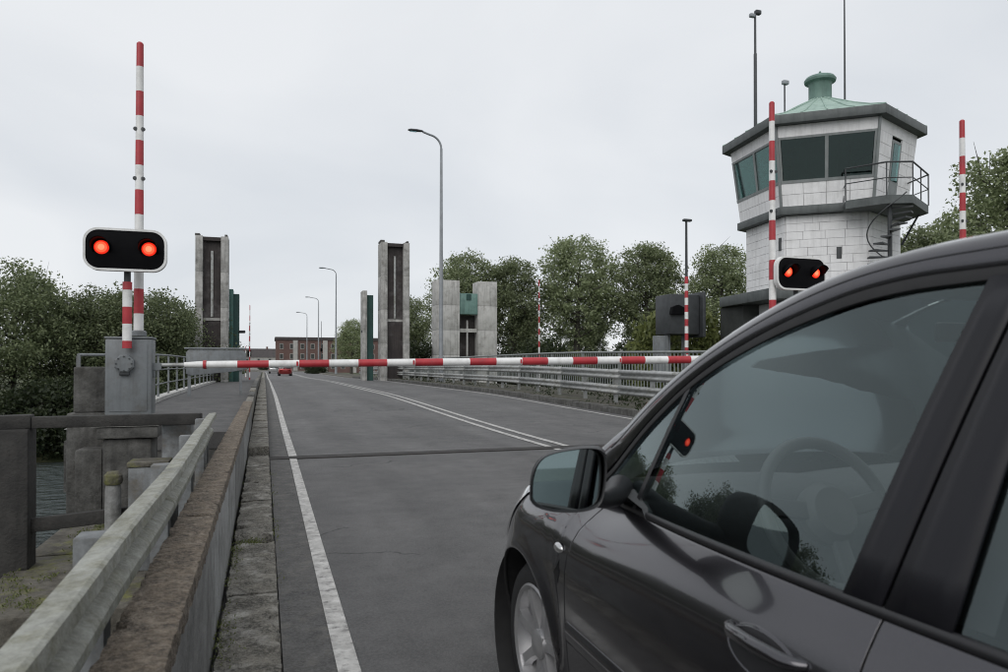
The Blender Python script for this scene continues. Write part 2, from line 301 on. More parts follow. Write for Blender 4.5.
# ------------------------------------------------------------------ mesh helpers
class MB:
    def __init__(s): s.v = []; s.f = []
    def box(s, x0, x1, y0, y1, z0, z1):
        k = len(s.v)
        s.v += [(x0, y0, z0), (x1, y0, z0), (x1, y1, z0), (x0, y1, z0), (x0, y0, z1), (x1, y0, z1), (x1, y1, z1), (x0, y1, z1)]
        s.f += [tuple(k + i for i in q) for q in ((0, 3, 2, 1), (4, 5, 6, 7), (0, 1, 5, 4), (1, 2, 6, 5), (2, 3, 7, 6), (3, 0, 4, 7))]
        return s
    def bar(s, a, b, wx, wz, up=(0, 0, 1)):
        """rectangular bar from a to b; wx across, wz along 'up'"""
        a = np.array(a, float); b = np.array(b, float); d = b - a; d /= np.linalg.norm(d)
        u = np.array(up, float); r = np.cross(d, u)
        if np.linalg.norm(r) < 1e-6: r = np.cross(d, (1, 0, 0))
        r /= np.linalg.norm(r); u = np.cross(r, d)
        k = len(s.v)
        for p in (a, b):
            for i, j in ((-1, -1), (1, -1), (1, 1), (-1, 1)):
                s.v.append(tuple(p + r * wx / 2 * i + u * wz / 2 * j))
        s.f += [tuple(k + i for i in q) for q in ((0, 1, 2, 3), (7, 6, 5, 4), (0, 4, 5, 1), (1, 5, 6, 2), (2, 6, 7, 3), (3, 7, 4, 0))]
        return s
    def tube(s, pts, r, n=8, cap=True):
        pts = [np.array(p, float) for p in pts]
        rs = r if hasattr(r, '__len__') else [r] * len(pts)
        k0 = len(s.v); ref = None
        for i, p in enumerate(pts):
            d = pts[min(i + 1, len(pts) - 1)] - pts[max(i - 1, 0)]; d /= (np.linalg.norm(d) or 1)
            if ref is None:
                ref = np.array((0, 0, 1.)) if abs(d[2]) < 0.9 else np.array((1., 0, 0))
            a = np.cross(d, ref); a /= np.linalg.norm(a); b = np.cross(a, d); ref = b
            for j in range(n):
                t = 2 * PI * j / n
                s.v.append(tuple(p + rs[i] * (math.cos(t) * a + math.sin(t) * b)))
        for i in range(len(pts) - 1):
            for j in range(n):
                p, q = k0 + i * n + j, k0 + i * n + (j + 1) % n
                s.f.append((p, q, q + n, p + n))
        if cap:
            s.f.append(tuple(k0 + j for j in range(n)))
            s.f.append(tuple(k0 + (len(pts) - 1) * n + j for j in reversed(range(n))))
        return s
    def lathe(s, prof, c=(0, 0, 0), n=24, axis='z', a0=0.0, a1=2 * PI, cap=True):
        """prof: list of (radius, height along axis)"""
        full = abs(a1 - a0 - 2 * PI) < 1e-6; m = n if full else n + 1
        k = len(s.v)
        for r, h in prof:
            for j in range(m):
                t = a0 + (a1 - a0) * j / n; u, w = r * math.cos(t), r * math.sin(t)
                p = {'z': (u, w, h), 'x': (h, u, w), 'y': (u, h, w)}[axis]
                s.v.append((c[0] + p[0], c[1] + p[1], c[2] + p[2]))
        for i in range(len(prof) - 1):
            for j in range(n):
                j2 = (j + 1) % m
                s.f.append((k + i * m + j, k + i * m + j2, k + (i + 1) * m + j2, k + (i + 1) * m + j))
        if full and cap:
            if prof[0][0] > 1e-6: s.f.append(tuple(k + j for j in reversed(range(m))))
            if prof[-1][0] > 1e-6: s.f.append(tuple(k + (len(prof) - 1) * m + j for j in range(m)))
        return s
    def prism(s, poly, z0, z1, poly2=None):
        n = len(poly); k = len(s.v); poly2 = poly2 or poly
        s.v += [(x, y, z0) for x, y in poly] + [(x, y, z1) for x, y in poly2]
        s.f += [tuple(k + i for i in reversed(range(n))), tuple(k + n + i for i in range(n))]
        s.f += [(k + i, k + (i + 1) % n, k + n + (i + 1) % n, k + n + i) for i in range(n)]
        return s
    def prism_y(s, poly, y0, y1):
        n = len(poly); k = len(s.v)
        s.v += [(x, y0, z) for x, z in poly] + [(x, y1, z) for x, z in poly]
        s.f += [tuple(k + i for i in range(n)), tuple(k + n + i for i in reversed(range(n)))]
        s.f += [(k + (i + 1) % n, k + i, k + n + i, k + n + (i + 1) % n) for i in range(n)]
        return s
    def grid(s, rows, closed=False):
        k = len(s.v); m = len(rows[0])
        for r in rows: s.v += [tuple(p) for p in r]
        for i in range(len(rows) - 1):
            for j in range(m - 1 + (1 if closed else 0)):
                j2 = (j + 1) % m
                s.f.append((k + i * m + j, k + i * m + j2, k + (i + 1) * m + j2, k + (i + 1) * m + j))
        return s
    def build(s, name, m, parent=None, bevel=0.0, smooth=35, loc=None, seg=2, solid=0.0, weld=False, offset=-1.0, rim=None):
        me = bpy.data.meshes.new(name); me.from_pydata(s.v, [], s.f)
        bm = bmesh.new(); bm.from_mesh(me)
        if weld: bmesh.ops.remove_doubles(bm, verts=bm.verts, dist=1e-4)
        bmesh.ops.recalc_face_normals(bm, faces=bm.faces)
        if bevel:
            es = [e for e in bm.edges if len(e.link_faces) == 2 and e.calc_face_angle(0) > 0.6]
            bmesh.ops.bevel(bm, geom=es, offset=bevel, segments=seg, profile=0.5, affect='EDGES', clamp_overlap=True)
        bm.to_mesh(me); bm.free()
        me.materials.append(m)
        if smooth:
            me.shade_smooth(); me.set_sharp_from_angle(angle=math.radians(smooth))
        o = bpy.data.objects.new(name, me); COL.objects.link(o)
        if loc: o.location = loc
        if parent: o.parent = parent
        if solid:
            md = o.modifiers.new('solid', 'SOLIDIFY'); md.thickness = solid; md.offset = offset
            if rim: me.materials.append(rim); md.material_offset_rim = 1; md.material_offset = 1
        return o
def rough_box(x0, x1, y0, y1, z0, z1, cell, amp, seed=0):
    """box cut into cells with worn, uneven edges"""
    rg_ = np.random.default_rng(seed); mb = MB(); cache = {}
    nx, ny, nz = (max(1, int(round((b - a) / cell))) for a, b in ((x0, x1), (y0, y1), (z0, z1)))
    def vid(i, j, k):
        if (i, j, k) not in cache:
            ed = (i in (0, nx)) + (j in (0, ny)) + (k in (0, nz))
            p = np.array((x0 + (x1 - x0) * i / nx, y0 + (y1 - y0) * j / ny, z0 + (z1 - z0) * k / nz))
            c_ = np.array(((x0 + x1) / 2, (y0 + y1) / 2, (z0 + z1) / 2)); q = rg_.normal(0, amp * 0.35, 3)
            if ed >= 2:
                d_ = np.sign(c_ - p) * np.array((i in (0, nx), j in (0, ny), k in (0, nz)))
                q = q * 0.5 + d_ * abs(rg_.normal(0, amp)) * (2.5 if rg_.random() < 0.08 else 1)
            cache[(i, j, k)] = len(mb.v); mb.v.append(tuple(p + q))
        return cache[(i, j, k)]
    for a, na, b, nb, c, nc in ((0, nx, 1, ny, 2, nz), (1, ny, 2, nz, 0, nx), (0, nx, 2, nz, 1, ny)):
        for u in range(na):
            for w in range(nb):
                for e in (0, nc):
                    f = []
                    for du, dw in ((0, 0), (1, 0), (1, 1), (0, 1)):
                        ix = [0, 0, 0]; ix[a] = u + du; ix[b] = w + dw; ix[c] = e; f.append(vid(*ix))
                    mb.f.append(tuple(f))
    return mb
def tag(o, label, cat, group=None, kind=None):
    o['label'] = label; o['category'] = cat
    if group: o['group'] = group
    if kind: o['kind'] = kind
    return o
def struct(o, label=None):
    o['kind'] = 'structure'
    if label: o['label'] = label
    return o
def empty(name, loc=(0, 0, 0), rz=0.0):
    o = bpy.data.objects.new(name, None); COL.objects.link(o); o.location = loc; o.rotation_euler = (0, 0, rz)
    o.empty_display_size = 0.2
    return o
def inst(src, parent=None, loc=None, rot=None, scale=None, name=None):
    c = src.copy(); COL.objects.link(c)
    if parent is not None: c.parent = parent
    if loc is not None: c.location = loc
    if rot is not None: c.rotation_euler = rot
    if scale is not None: c.scale = scale
    return c
def copy_tree(o, parent=None):
    c = o.copy(); COL.objects.link(c); c.parent = parent
    for ch in list(o.children): copy_tree(ch, c)
    return c
def cr_spline(pts, n):
    """Catmull-Rom through points -> n samples by arc length"""
    P = np.array(pts, float); P = np.vstack([2 * P[0] - P[1], P, 2 * P[-1] - P[-2]])
    out = []
    for i in range(1, len(P) - 2):
        for t in np.linspace(0, 1, 16, endpoint=False):
            a, b, c, d = P[i - 1], P[i], P[i + 1], P[i + 2]
            out.append(0.5 * (2 * b + (c - a) * t + (2 * a - 5 * b + 4 * c - d) * t * t + (3 * b - a - 3 * c + d) * t ** 3))
    out.append(P[-2]); out = np.array(out)
    L = np.concatenate([[0], np.cumsum(np.linalg.norm(np.diff(out, axis=0), axis=1))])
    q = np.linspace(0, L[-1], n)
    return np.stack([np.interp(q, L, out[:, k]) for k in range(out.shape[1])], 1)
def sstep(a, b, x):
    t = min(1, max(0, (x - a) / (b - a))); return t * t * (3 - 2 * t)
def zr(y):
    """the bridge deck rises a little beyond the joint and falls again"""
    return 0.2 * sstep(10.3, 28, y) * (1 - sstep(46, 84, y))
def xb(y):
    """beyond the bridge the road bends away"""
    return 0.0 if y < 140 else -((y - 140) ** 2) / 420.0

# ------------------------------------------------------------------ ground, water, road
def ground_z(x, y):
    land = -0.9
    far = sstep(39.5 + 1.5 * math.sin(x * 0.13), 45.5 + 1.5 * math.sin(x * 0.13), y)
    isl = sstep(12.5, 15.5, x) * sstep(9, 13, y)
    near = 1 - sstep(-16, -10, y)
    k = max(far, isl, near)
    z = -5.6 + (land + 5.6) * k
    if y > 90 and abs(x - xb(y) - 3) < 14: z = max(z, -0.12)
    if y < -14 and abs(x - 3) < 14: z = max(z, -0.12)
    return z
mb = MB()
xs = [-2500, -900, -350, -160] + list(np.arange(-100, 101, 4.0)) + [150, 330, 900, 2500]
ys = [-2500, -700, -200, -80] + list(np.arange(-40, 131, 2.5)) + [150, 180, 220, 280, 360, 500, 900, 1600, 3000]
rows = [[(x, y, ground_z(x, y) + (0.25 * math.sin(x * 0.21 + y * 0.17) if abs(x - 4) > 22 else 0)) for x in xs] for y in ys]
mb.grid(rows)
struct(mb.build('ground', grass_m, smooth=60))
mb = MB(); mb.grid([[(-900, -20, -3.5), (900, -20, -3.5)], [(-900, 60, -3.5), (900, 60, -3.5)]])
struct(mb.build('river_water', water_m, smooth=0))

YS = list(np.arange(-40, 10, 2.0)) + [10.05] + list(np.arange(10.5, 90, 1.0)) + list(np.arange(90, 330, 4.0))
def strip(name, x0, x1, dz, m, y0=-40, y1=326, nx=1, thick=0):
    yy = sorted(set([y for y in YS if y0 < y < y1] + [y0, y1]))
    mb = MB()
    mb.grid([[(xb(y) + x0 + (x1 - x0) * i / nx, y, zr(y) + dz) for i in range(nx + 1)] for y in yy])
    if thick:
        mb.grid([[(xb(y) + x0, y, zr(y) + dz - thick), (xb(y) + x0, y, zr(y) + dz)] for y in yy])
        mb.grid([[(xb(y) + x1, y, zr(y) + dz), (xb(y) + x1, y, zr(y) + dz - thick)] for y in yy])
        for y in (y0, y1):
            k = len(mb.v); a = xb(y)
            mb.v += [(a + x0, y, zr(y) + dz - thick), (a + x1, y, zr(y) + dz - thick), (a + x1, y, zr(y) + dz), (a + x0, y, zr(y) + dz)]
            mb.f.append((k, k + 1, k + 2, k + 3))
    return mb.build(name, m, smooth=50)
struct(strip('road', 0.08, 8.35, 0.0, asphalt, nx=4))
struct(strip('gutter_strip', 0.08, 0.315, 0.004, asphalt_old))
# markings
mk = empty('road_markings'); struct(mk, 'white painted lines of the carriageway')
def line_near(xa0, xa1, xb0, xb1, y0, y1):
    mb = MB(); mb.grid([[(xa0 + (xb0 - xa0) * t, y0 + (y1 - y0) * t, 0.008), (xa1 + (xb1 - xa1) * t, y0 + (y1 - y0) * t, 0.008)] for t in np.linspace(0, 1, 12)])
    mb.build('marking', line_paint, mk)
def line(x0, x1, y0, y1):
    o = strip('marking', x0, x1, 0.008, line_paint, y0, y1); o.parent = mk
line_near(0.24, 0.33, 0.328, 0.42, -6, 10.08); line(0.325, 0.435, 10.26, 320)
for a in (4.12, 4.42):
    line(a, a + 0.11, -20, 10.08); line(a, a + 0.11, 10.26, 320)
line(7.93, 8.03, -20, 10.08); line(7.93, 8.03, 10.26, 320)
# expansion joint
j = empty('expansion_joint', (0, 10.17, 0)); tag(j, 'dark steel expansion joint crossing the carriageway at the closed barrier', 'expansion joint')
MB().box(0.06, 8.34, -0.09, 0.09, -0.05, 0.011).build('joint_seal', rust_d, j)
MB().box(0.06, 8.34, -0.125, -0.091, -0.05, 0.014).build('steel_edge', rust_d, j)
MB().box(0.06, 8.34, 0.091, 0.125, -0.05, 0.014).build('steel_edge', rust_d, j)
# deck body
mb = MB(); mb.box(-0.35, 8.6, -16, 10.05, -1.1, -0.05); mb.box(-0.5, 11.4, 10.3, 14.3, -0.95, -0.06); mb.box(-3.3, 11.4, 14.32, 92, -0.95, -0.06)
struct(mb.build('bridge_deck', conc_dark))
struct(strip('verge', 8.62, 11.35, 0.15, verge_m, -15, 326, thick=0.3))
struct(strip('bike_path', -3.2, -0.42, 0.005, pathm, 14.3, 326, thick=0.3))
# piers under the bridge
for px, py in ((-2.4, 27), (3.5, 27), (9.6, 27), (-2.4, 46), (9.6, 46)):
    o = MB().box(px - 0.9, px + 0.9, py - 0.8, py + 0.8, -5.6, -0.95).build('bridge_pier', conc_dark, bevel=0.05)
    tag(o, 'concrete pier standing in the river under the bridge deck', 'pier', 'piers under the bridge')

# kerb stones: every near stone its own piece
kerb = empty('kerb', (0, 0, 0)); struct(kerb, 'row of worn kerb stones beside the parapet')
y = -1.0
lens = []
rnd = random.Random(3)
while y < 5.2:
    l = rnd.uniform(0.9, 1.3); l = min(l, 5.28 - y)
    if 5.28 - (y + l) < 0.4: l = 5.28 - y
    o = rough_box(-0.19, 0.075, 0.005, l - 0.008, -0.06, 0.035 + rnd.uniform(-0.01, 0.01), 0.05, 0.006, int(y * 7) + 40).build('kerb_stone', kerb_m, kerb, loc=(0, y, 0), smooth=50); y += l
y = 5.31
while y < 10.0:
    l = rnd.uniform(1.0, 1.4); l = min(l, 10.02 - y)
    if 10.02 - (y + l) < 0.4: l = 10.02 - y
    o = rough_box(-0.19, 0.06 + rnd.uniform(0, .012), 0.006, l - 0.012, -0.06, 0.075 + rnd.uniform(-0.012, 0.012), 0.06, 0.009, int(y * 7)).build('kerb_stone', kerb_m, kerb, loc=(0, y, 0), smooth=50); y += l
y = 10.28
while y < 46:
    l = 1.5
    o = MB().box(-0.2, 0.07, 0.004, l - 0.008, -0.06, 0.16).build('kerb_stone', kerb_m, kerb, bevel=0.018, loc=(0, y, zr(y + .7))); y += l
o = strip('kerb_run', -0.2, 0.07, 0.16, kerb_m, 46.2, 326, thick=0.3); o.parent = kerb
kerb2 = empty('verge_kerb', (0, 0, 0)); struct(kerb2, 'concrete kerb stones along the guardrail verge')
y = 9.0
ks = MB().box(8.36, 8.61, 0.005, 1.99, -0.3, 0.155).build('kerb_stone', conc_dark, kerb2, bevel=0.02, loc=(0, y, zr(y + 1)))
while y < 70:
    y += 2.0; inst(ks, kerb2, (0, y, zr(y + 1)))
o = strip('kerb_run', 8.36, 8.61, 0.155, kerb_m, 73.2, 326, thick=0.3); o.parent = kerb2
o = strip('kerb_run', 8.36, 8.61, 0.155, kerb_m, -15, 8.98, thick=0.3); o.parent = kerb2

# ------------------------------------------------------------------ parapet beside the kerb
par = empty('parapet', (-0.27, 0, 0)); tag(par, 'low concrete parapet with brown weathered coping beside the worn kerb', 'parapet')
segs = [(-1.2, 1.35), (1.36, 3.32), (3.33, 5.9), (5.91, 8.6), (8.61, 11.2), (11.21, 13.8)]
for i, (a, b) in enumerate(segs):
    rough_box(-0.075, 0.075, a, b, 0.55, 0.615, 0.028, 0.0035, i + 3).build('coping', conc_brown, par, smooth=60)
    MB().box(-0.045, 0.062, a + 0.0, b, -0.06, 0.553).build('wall_panel', panel_m if i in (2, 4) else panel_d, par, bevel=0.006)
par2 = empty('low_parapet', (-0.3, 0, 0)); tag(par2, 'pale low concrete parapet running on along the bike path beyond the barrier', 'parapet')
y = 13.85
while y < 62:
    MB().box(-0.085, 0.075, 0, 2.48, -0.1, 0.42).build('parapet_block', kerb_m if rnd.random() < .6 else conc_dark, par2, bevel=0.02, loc=(0, y, zr(y + 1.2))); y += 2.5

# ------------------------------------------------------------------ near guardrail with timber fender rail
WPROF = [(0.0, 0.31), (0.028, 0.30), (0.085, 0.265), (0.09, 0.215), (0.02, 0.17), (0.015, 0.14), (0.085, 0.095), (0.085, 0.045), (0.028, 0.01), (0.0, 0.0)]
def wbeam(length, flip=1):
    """corrugated guardrail section along +y, face towards +x*flip, 4 mm plate"""
    mb = MB(); pr = [(flip * x, z * 0.86) for x, z in WPROF]
    mb.grid([[(x, 0, z) for x, z in pr], [(x, length, z) for x, z in pr]])
    return mb
gr = empty('guardrail', (0, 0, 0)); tag(gr, 'stained galvanised guardrail ending at the dark timber rail beside the parapet', 'guardrail')
gpts = [(-0.6, -0.356), (3.55, -0.374), (7.55, -0.462)]
for (a, xa), (b, xb_) in zip(gpts[:-1], gpts[1:]):
    pr = [(-0.042, -0.03), (-0.044, 0.0), (0.012, 0.006), (0.022, 0.0), (0.024, -0.036), (0.018, -0.044), (-0.06, -0.05), (-0.062, -0.125), (-0.012, -0.15), (-0.004, -0.16), (-0.004, -0.19), (-0.014, -0.205), (-0.05, -0.21)]
    n = 24; mb = MB()
    mb.grid([[(xa + (xb_ - xa) * t + x + 0.002 * math.sin(t * 17 + a), a + (b - a) * t, 0.79 + z + 0.002 * math.sin(t * 11 + a)) for x, z in pr] for t in np.linspace(0, 1, n)])
    mb.build('beam', galv_moss, gr, solid=0.004, smooth=25)
for yy in (0.9, 2.4, 4.0, 5.6, 7.3):
    xo = float(np.interp(yy, [g_[0] for g_ in gpts], [g_[1] for g_ in gpts]))
    MB().box(xo - 0.15, xo - 0.067, yy - 0.05, yy + 0.05, -0.7, 0.755).build('post', pale_steel, gr, bevel=0.006)
    MB().lathe([(0.0, 0.012), (0.011, 0.008), (0.013, 0.0)], (xo - 0.058, yy, 0.70), 8, 'x').build('bolt', galv, gr)

tr = empty('timber_fender_rail', (-2.03, 7.9, 0)); tag(tr, 'dark tarred timber rail with thick post above the water, joined to the guardrail end', 'rail')
MB().bar((1.45, -0.26, 0.735), (-0.04, -0.02, 0.715), 0.10, 0.11).build('top_beam', timber, tr, bevel=0.012)
MB().bar((-0.05, 0.0, 0.725), (-2.4, -0.1, 0.69), 0.17, 0.13).build('top_beam', timber, tr, bevel=0.012)
MB().bar((0.95, -0.1, -0.17), (-0.08, 0.0, -0.26), 0.08, 0.13).build('lower_beam', timber, tr, bevel=0.012)
MB().bar((-0.2, 0.02, -1.6), (-0.2, 0.0, 0.66), 0.30, 0.28, up=(0, 1, 0)).build('post', timber, tr, bevel=0.02)
MB().bar((-2.3, -0.1, -1.6), (-2.3, -0.1, 0.66), 0.31, 0.30, up=(0, 1, 0)).build('post', timber, tr, bevel=0.02)
MB().box(1.41, 1.51, -0.36, -0.2, 0.3, 0.70).build('end_plate', pale_steel, tr, bevel=0.006)

# ------------------------------------------------------------------ pier platform below the barrier cabinet
pf = empty('pier_platform', (-1.5, 9.5, -0.65)); tag(pf, 'mossy concrete pier platform below the barrier cabinet, above the water', 'pier')
for i, (a, b) in enumerate(((-3.15, -1.2), (-1.19, 1.0), (1.01, 3.2))):
    MB().box(-0.75, 1.0, a, b, -0.28, 0 + 0.01 * i).build('cap_slab', mossy, pf, bevel=0.03)
MB().box(-0.55, 0.9, -2.9, 3.0, -5.2, -0.281).build('pier_wall', conc_dark, pf, bevel=0.03)
pl = empty('concrete_column', (-2.2, 10.8, -0.66)); tag(pl, 'rough dark concrete column beside the barrier cabinet', 'column')
MB().box(-0.22, 0.24, -0.2, 0.2, -0.02, 1.3).build('shaft', conc_dark, pl, bevel=0.03)
MB().box(-0.15, 0.28, -0.16, 0.22, 1.302, 1.90).build('upper_shaft', conc_dark, pl, bevel=0.025)
MB().box(-0.25, 0.05, 0.3, 0.6, 0, 1.72).build('rear_shaft', conc_dark, pl, bevel=0.02)
pd = empty('cabinet_pedestal', (-1.62, 10.45, -0.65)); tag(pd, 'weathered concrete pedestal with corbel carrying the grey barrier cabinet', 'pedestal')
MB().box(-0.30, 0.26, -0.28, 0.3, -0.02, 0.98).build('shaft', conc_dark, pd, bevel=0.03)
MB().box(-0.36, 0.34, -0.34, 0.34, 0.985, 1.13).build('corbel', conc_dark, pd, bevel=0.02)
MB().box(-0.42, 0.36, -0.36, 0.36, 1.133, 1.245).build('base_plate', conc, pd, bevel=0.015)
MB().box(-0.62, -0.31, -0.22, 0.22, -0.02, 0.85).build('buttress', conc_dark, pd, bevel=0.03)
# small posts and boxes on the platform
def small_box(name, label, cat, x, y, w, d, z0, z1, m, cap=None, lid=0.03):
    t = empty(name, (x, y, z0)); tag(t, label, cat)
    MB().box(-w / 2, w / 2, -d / 2, d / 2, 0, z1 - z0 - lid).build('body', m, t, bevel=0.012)
    MB().box(-w / 2 - 0.012, w / 2 + 0.012, -d / 2 - 0.012, d / 2 + 0.012, z1 - z0 - lid + 0.002, z1 - z0).build('cap', cap or m, t, bevel=0.01)
small_box('steel_box', 'pale grey steel box standing at the end of the near guardrail', 'box', -0.82, 7.95, 0.27, 0.25, -0.65, 0.70, pale_steel, galv)
small_box('junction_cabinet', 'low pale grey cabinet with mossy lid behind the guardrail', 'cabinet', -1.02, 7.55, 0.33, 0.3, -0.65, 0.36, pale_steel, mossy, 0.05)
bo = empty('bollard', (-1.36, 7.7, -0.64)); tag(bo, 'short bollard with moss-covered round head on the pier platform', 'bollard')
MB().lathe([(0.075, 0), (0.07, 0.72), (0.06, 0.76)], n=14).build('shaft', panel_m, bo)
MB().lathe([(0.07, 0.761), (0.085, 0.79), (0.08, 0.85), (0.05, 0.885), (0, 0.89)], n=14).build('head', mossy, bo)

# ------------------------------------------------------------------ barriers and signals
def rounded_rect(w, h, r, n=7):
    p = []
    for cx, cy, a in ((w / 2 - r, h / 2 - r, 0), (-w / 2 + r, h / 2 - r, 90), (-w / 2 + r, -h / 2 + r, 180), (w / 2 - r, -h / 2 + r, 270)):
        for i in range(n + 1):
            t = math.radians(a + 90 * i / n); p.append((cx + r * math.cos(t), cy + r * math.sin(t)))
    return p
def signal(loc, label, w=0.94, h=0.53, post_z=1.0, stripes=True):
    t = empty('warning_signal', loc); tag(t, label, 'warning light', 'red twin lights at the closed bridge')
    MB().prism_y(rounded_rect(w - 0.05, h - 0.05, 0.15), -0.055, 0.06).build('board', black_face, t, bevel=0.006)
    outer = rounded_rect(w, h, 0.17); inner = rounded_rect(w - 0.055, h - 0.055, 0.148)
    mb = MB(); n = len(outer)
    mb.v = [(x, -0.062, z) for x, z in outer] + [(x, -0.062, z) for x, z in inner] + [(x, 0.03, z) for x, z in outer] + [(x, 0.03, z) for x, z in inner]
    for i in range(n):
        k = (i + 1) % n
        mb.f += [(i, k, n + k, n + i), (i, 2 * n + i, 2 * n + k, k), (n + i, n + k, 3 * n + k, 3 * n + i), (2 * n + i, 3 * n + i, 3 * n + k, 2 * n + k)]
    mb.build('border', white_band, t)
    for sx in (-1, 1):
        lx, lz = sx * w * 0.283, 0.02
        lp = MB().lathe([(0.038, -0.083), (0.052, -0.081), (0.066, -0.077)], (lx, 0, lz), 22, 'y', cap=False).build('lamp', red_light, t)
        MB().lathe([(0.0, -0.087), (0.02, -0.086), (0.038, -0.083)], (lx, 0, lz), 22, 'y').build('bulb_core', red_core, lp)
        MB().lathe([(0.066, -0.077), (0.080, -0.070), (0.086, -0.058)], (lx, 0, lz), 22, 'y').build('lens_rim', red_light_dim, lp)
        mb = MB()  # hood: open half tube
        for rr in (0.112,):
            rows = []
            for yy, lo in ((-0.057, math.radians(-35)), (-0.16, math.radians(-8)), (-0.25, math.radians(28))):
                rows.append([(lx + rr * math.cos(a), yy, lz + rr * math.sin(a)) for a in np.linspace(lo, PI - lo, 17)])
            mb.grid(rows)
        mb.build('hood', black_face, t, solid=0.004)
    # striped post below
    z = -h / 2; k = 0
    MB().tube([(0.0, 0.09, h / 2 - 0.1), (0.0, 0.09, -h / 2 - 0.12)], 0.04, 12).build('bracket', dark_metal, t)
    z = -h / 2 - 0.122
    while z > -post_z - 0.001:
        l = 0.10 if k == 0 else 0.215
        l = min(l, post_z + z) if post_z + z > 0.02 else 0.0
        if l <= 0: break
        MB().tube([(0, 0.09, z), (0, 0.09, z - l)], 0.056, 16).build('red_band' if k % 2 == 0 else 'white_band', red_band if k % 2 == 0 else white_band, t)
        z -= l; k += 1
    return t
def raised_arm(loc, top, base, label, group='raised barrier arms', r0=0.062, r1=0.044, band=0.328, name='raised_barrier'):
    t = empty(name, loc); tag(t, label, 'barrier arm', group)
    z = top; k = 0; H = top - base
    while z > base + 0.01:
        l = min(band, z - base)
        ra = r0 + (r1 - r0) * (z - base) / H; rb = r0 + (r1 - r0) * (z - l - base) / H
        red = k % 2 == 0
        pts = [(0, 0, z), (0, 0, z - l)]; rr = [ra, rb]
        if k == 0: pts = [(0, 0, z), (0, 0, z - 0.02), (0, 0, z - l)]; rr = [ra * 0.6, ra, rb]
        o = MB().tube(pts, rr, 16).build('red_band' if red else 'white_band', red_band if red else white_band, t)
        if not red and k in (3, 5):
            for s in (-1, 1):
                MB().lathe([(0.0, -0.016), (0.026, -0.014), (0.028, 0.0)], (s * ra * 0.95, -0.03, z - l * .55), 10, 'y').build('reflector', dark_metal, o)
        z -= l; k += 1
    return t
def cabinet(loc, label, w=0.54, d=0.36, h=0.98):
    t = empty('barrier_cabinet', loc); tag(t, label, 'cabinet', 'barrier drive cabinets')
    MB().box(-w / 2, w / 2, -d / 2, d / 2, 0, h).build('housing', grey_paint, t, bevel=0.02)
    MB().box(-w / 2 - 0.01, w / 2 + 0.01, -d / 2 - 0.01, d / 2 + 0.01, h + 0.001, h + 0.025).build('lid', grey_paint, t, bevel=0.008)
    d0 = MB().box(-w / 2 + 0.05, w / 2 - 0.05, -d / 2 - 0.012, -d / 2 - 0.001, 0.05, h - 0.07).build('door', grey_paint, t, bevel=0.004)
    hub = MB().lathe([(0.12, -d / 2 - 0.013), (0.12, -d / 2 - 0.07), (0.10, -d / 2 - 0.085), (0.0, -d / 2 - 0.09)], (-0.04, 0, h - 0.32), 8, 'y', a0=PI / 8, a1=2 * PI + PI / 8).build('hub', grey_paint, t, smooth=20)
    for k in range(8):
        a = 2 * PI * k / 8
        MB().lathe([(0.011, -d / 2 - 0.072), (0.011, -d / 2 - 0.095), (0, -d / 2 - 0.096)], (-0.04 + 0.09 * math.cos(a), 0, h - 0.32 + 0.09 * math.sin(a)), 6, 'y').build('bolt', dark_metal, hub)
    MB().box(-0.10, 0.02, -d / 2 - 0.06, -d / 2 - 0.014, h - 0.47, h - 0.42).build('bracket', dark_metal, t, bevel=0.008)
    return t
cabinet((-1.645, 10.44, 0.62), 'grey steel barrier cabinet with round hub on the concrete pedestal over the water')
signal((-1.645, 10.06, 2.70), 'twin red light board on striped post above the cabinet over the water', post_z=1.225)
raised_arm((-1.575, 10.56, 0), 5.55, 1.66, 'tall striped arm standing upright behind the twin red lights over the water')
MB_ = MB().lathe([(0.10, 1.646), (0.10, 1.70), (0.075, 1.72)], (-1.575, 10.56, 0), 12)
o = MB_.build('arm_socket', grey_paint); tag(o, 'grey socket on the cabinet top holding the upright striped arm', 'socket')
cabinet((8.62, 9.95, 0.15), 'grey steel barrier cabinet standing on the verge behind the parked car', h=1.3)
signal((8.38, 9.72, 2.77), 'twin red light board seen above the car roof beside the white tower', w=0.98, h=0.55, post_z=1.38)
raised_arm((7.95, 9.85, 0), 5.62, 0.9, 'upright striped arm in front of the white control tower')
o = MB().bar((7.95, 9.85, 0.16), (7.95, 9.85, 0.895), 0.2, 0.2, up=(0, 1, 0)).build('arm_socket', grey_paint, bevel=0.01); tag(o, 'grey socket post on the verge holding the upright striped arm', 'socket')
raised_arm((11.85, 9.6, 0), 5.66, 0.9, 'upright striped arm standing apart beyond the white control tower')
o = MB().bar((11.85, 9.6, -5), (11.85, 9.6, 0.895), 0.22, 0.22, up=(0, 1, 0)).build('arm_socket', grey_paint, bevel=0.01); tag(o, 'grey socket post off the verge holding the lone upright striped arm', 'socket')
raised_arm((14.1, 36.3, 0), 5.9, 0.0, 'thin distant striped arm upright before the row of trees', r0=0.05, r1=0.03, band=0.33)
raised_arm((-1.1, 62, 0), 6.2, 0.1, 'far striped arm upright beside the bike path beyond the towers', r0=0.05, r1=0.03, band=0.42)
raised_arm((-1.9, 84, 0), 3.4, -0.1, 'short far striped arm behind the bike path railing', r0=0.06, r1=0.04, band=0.42)

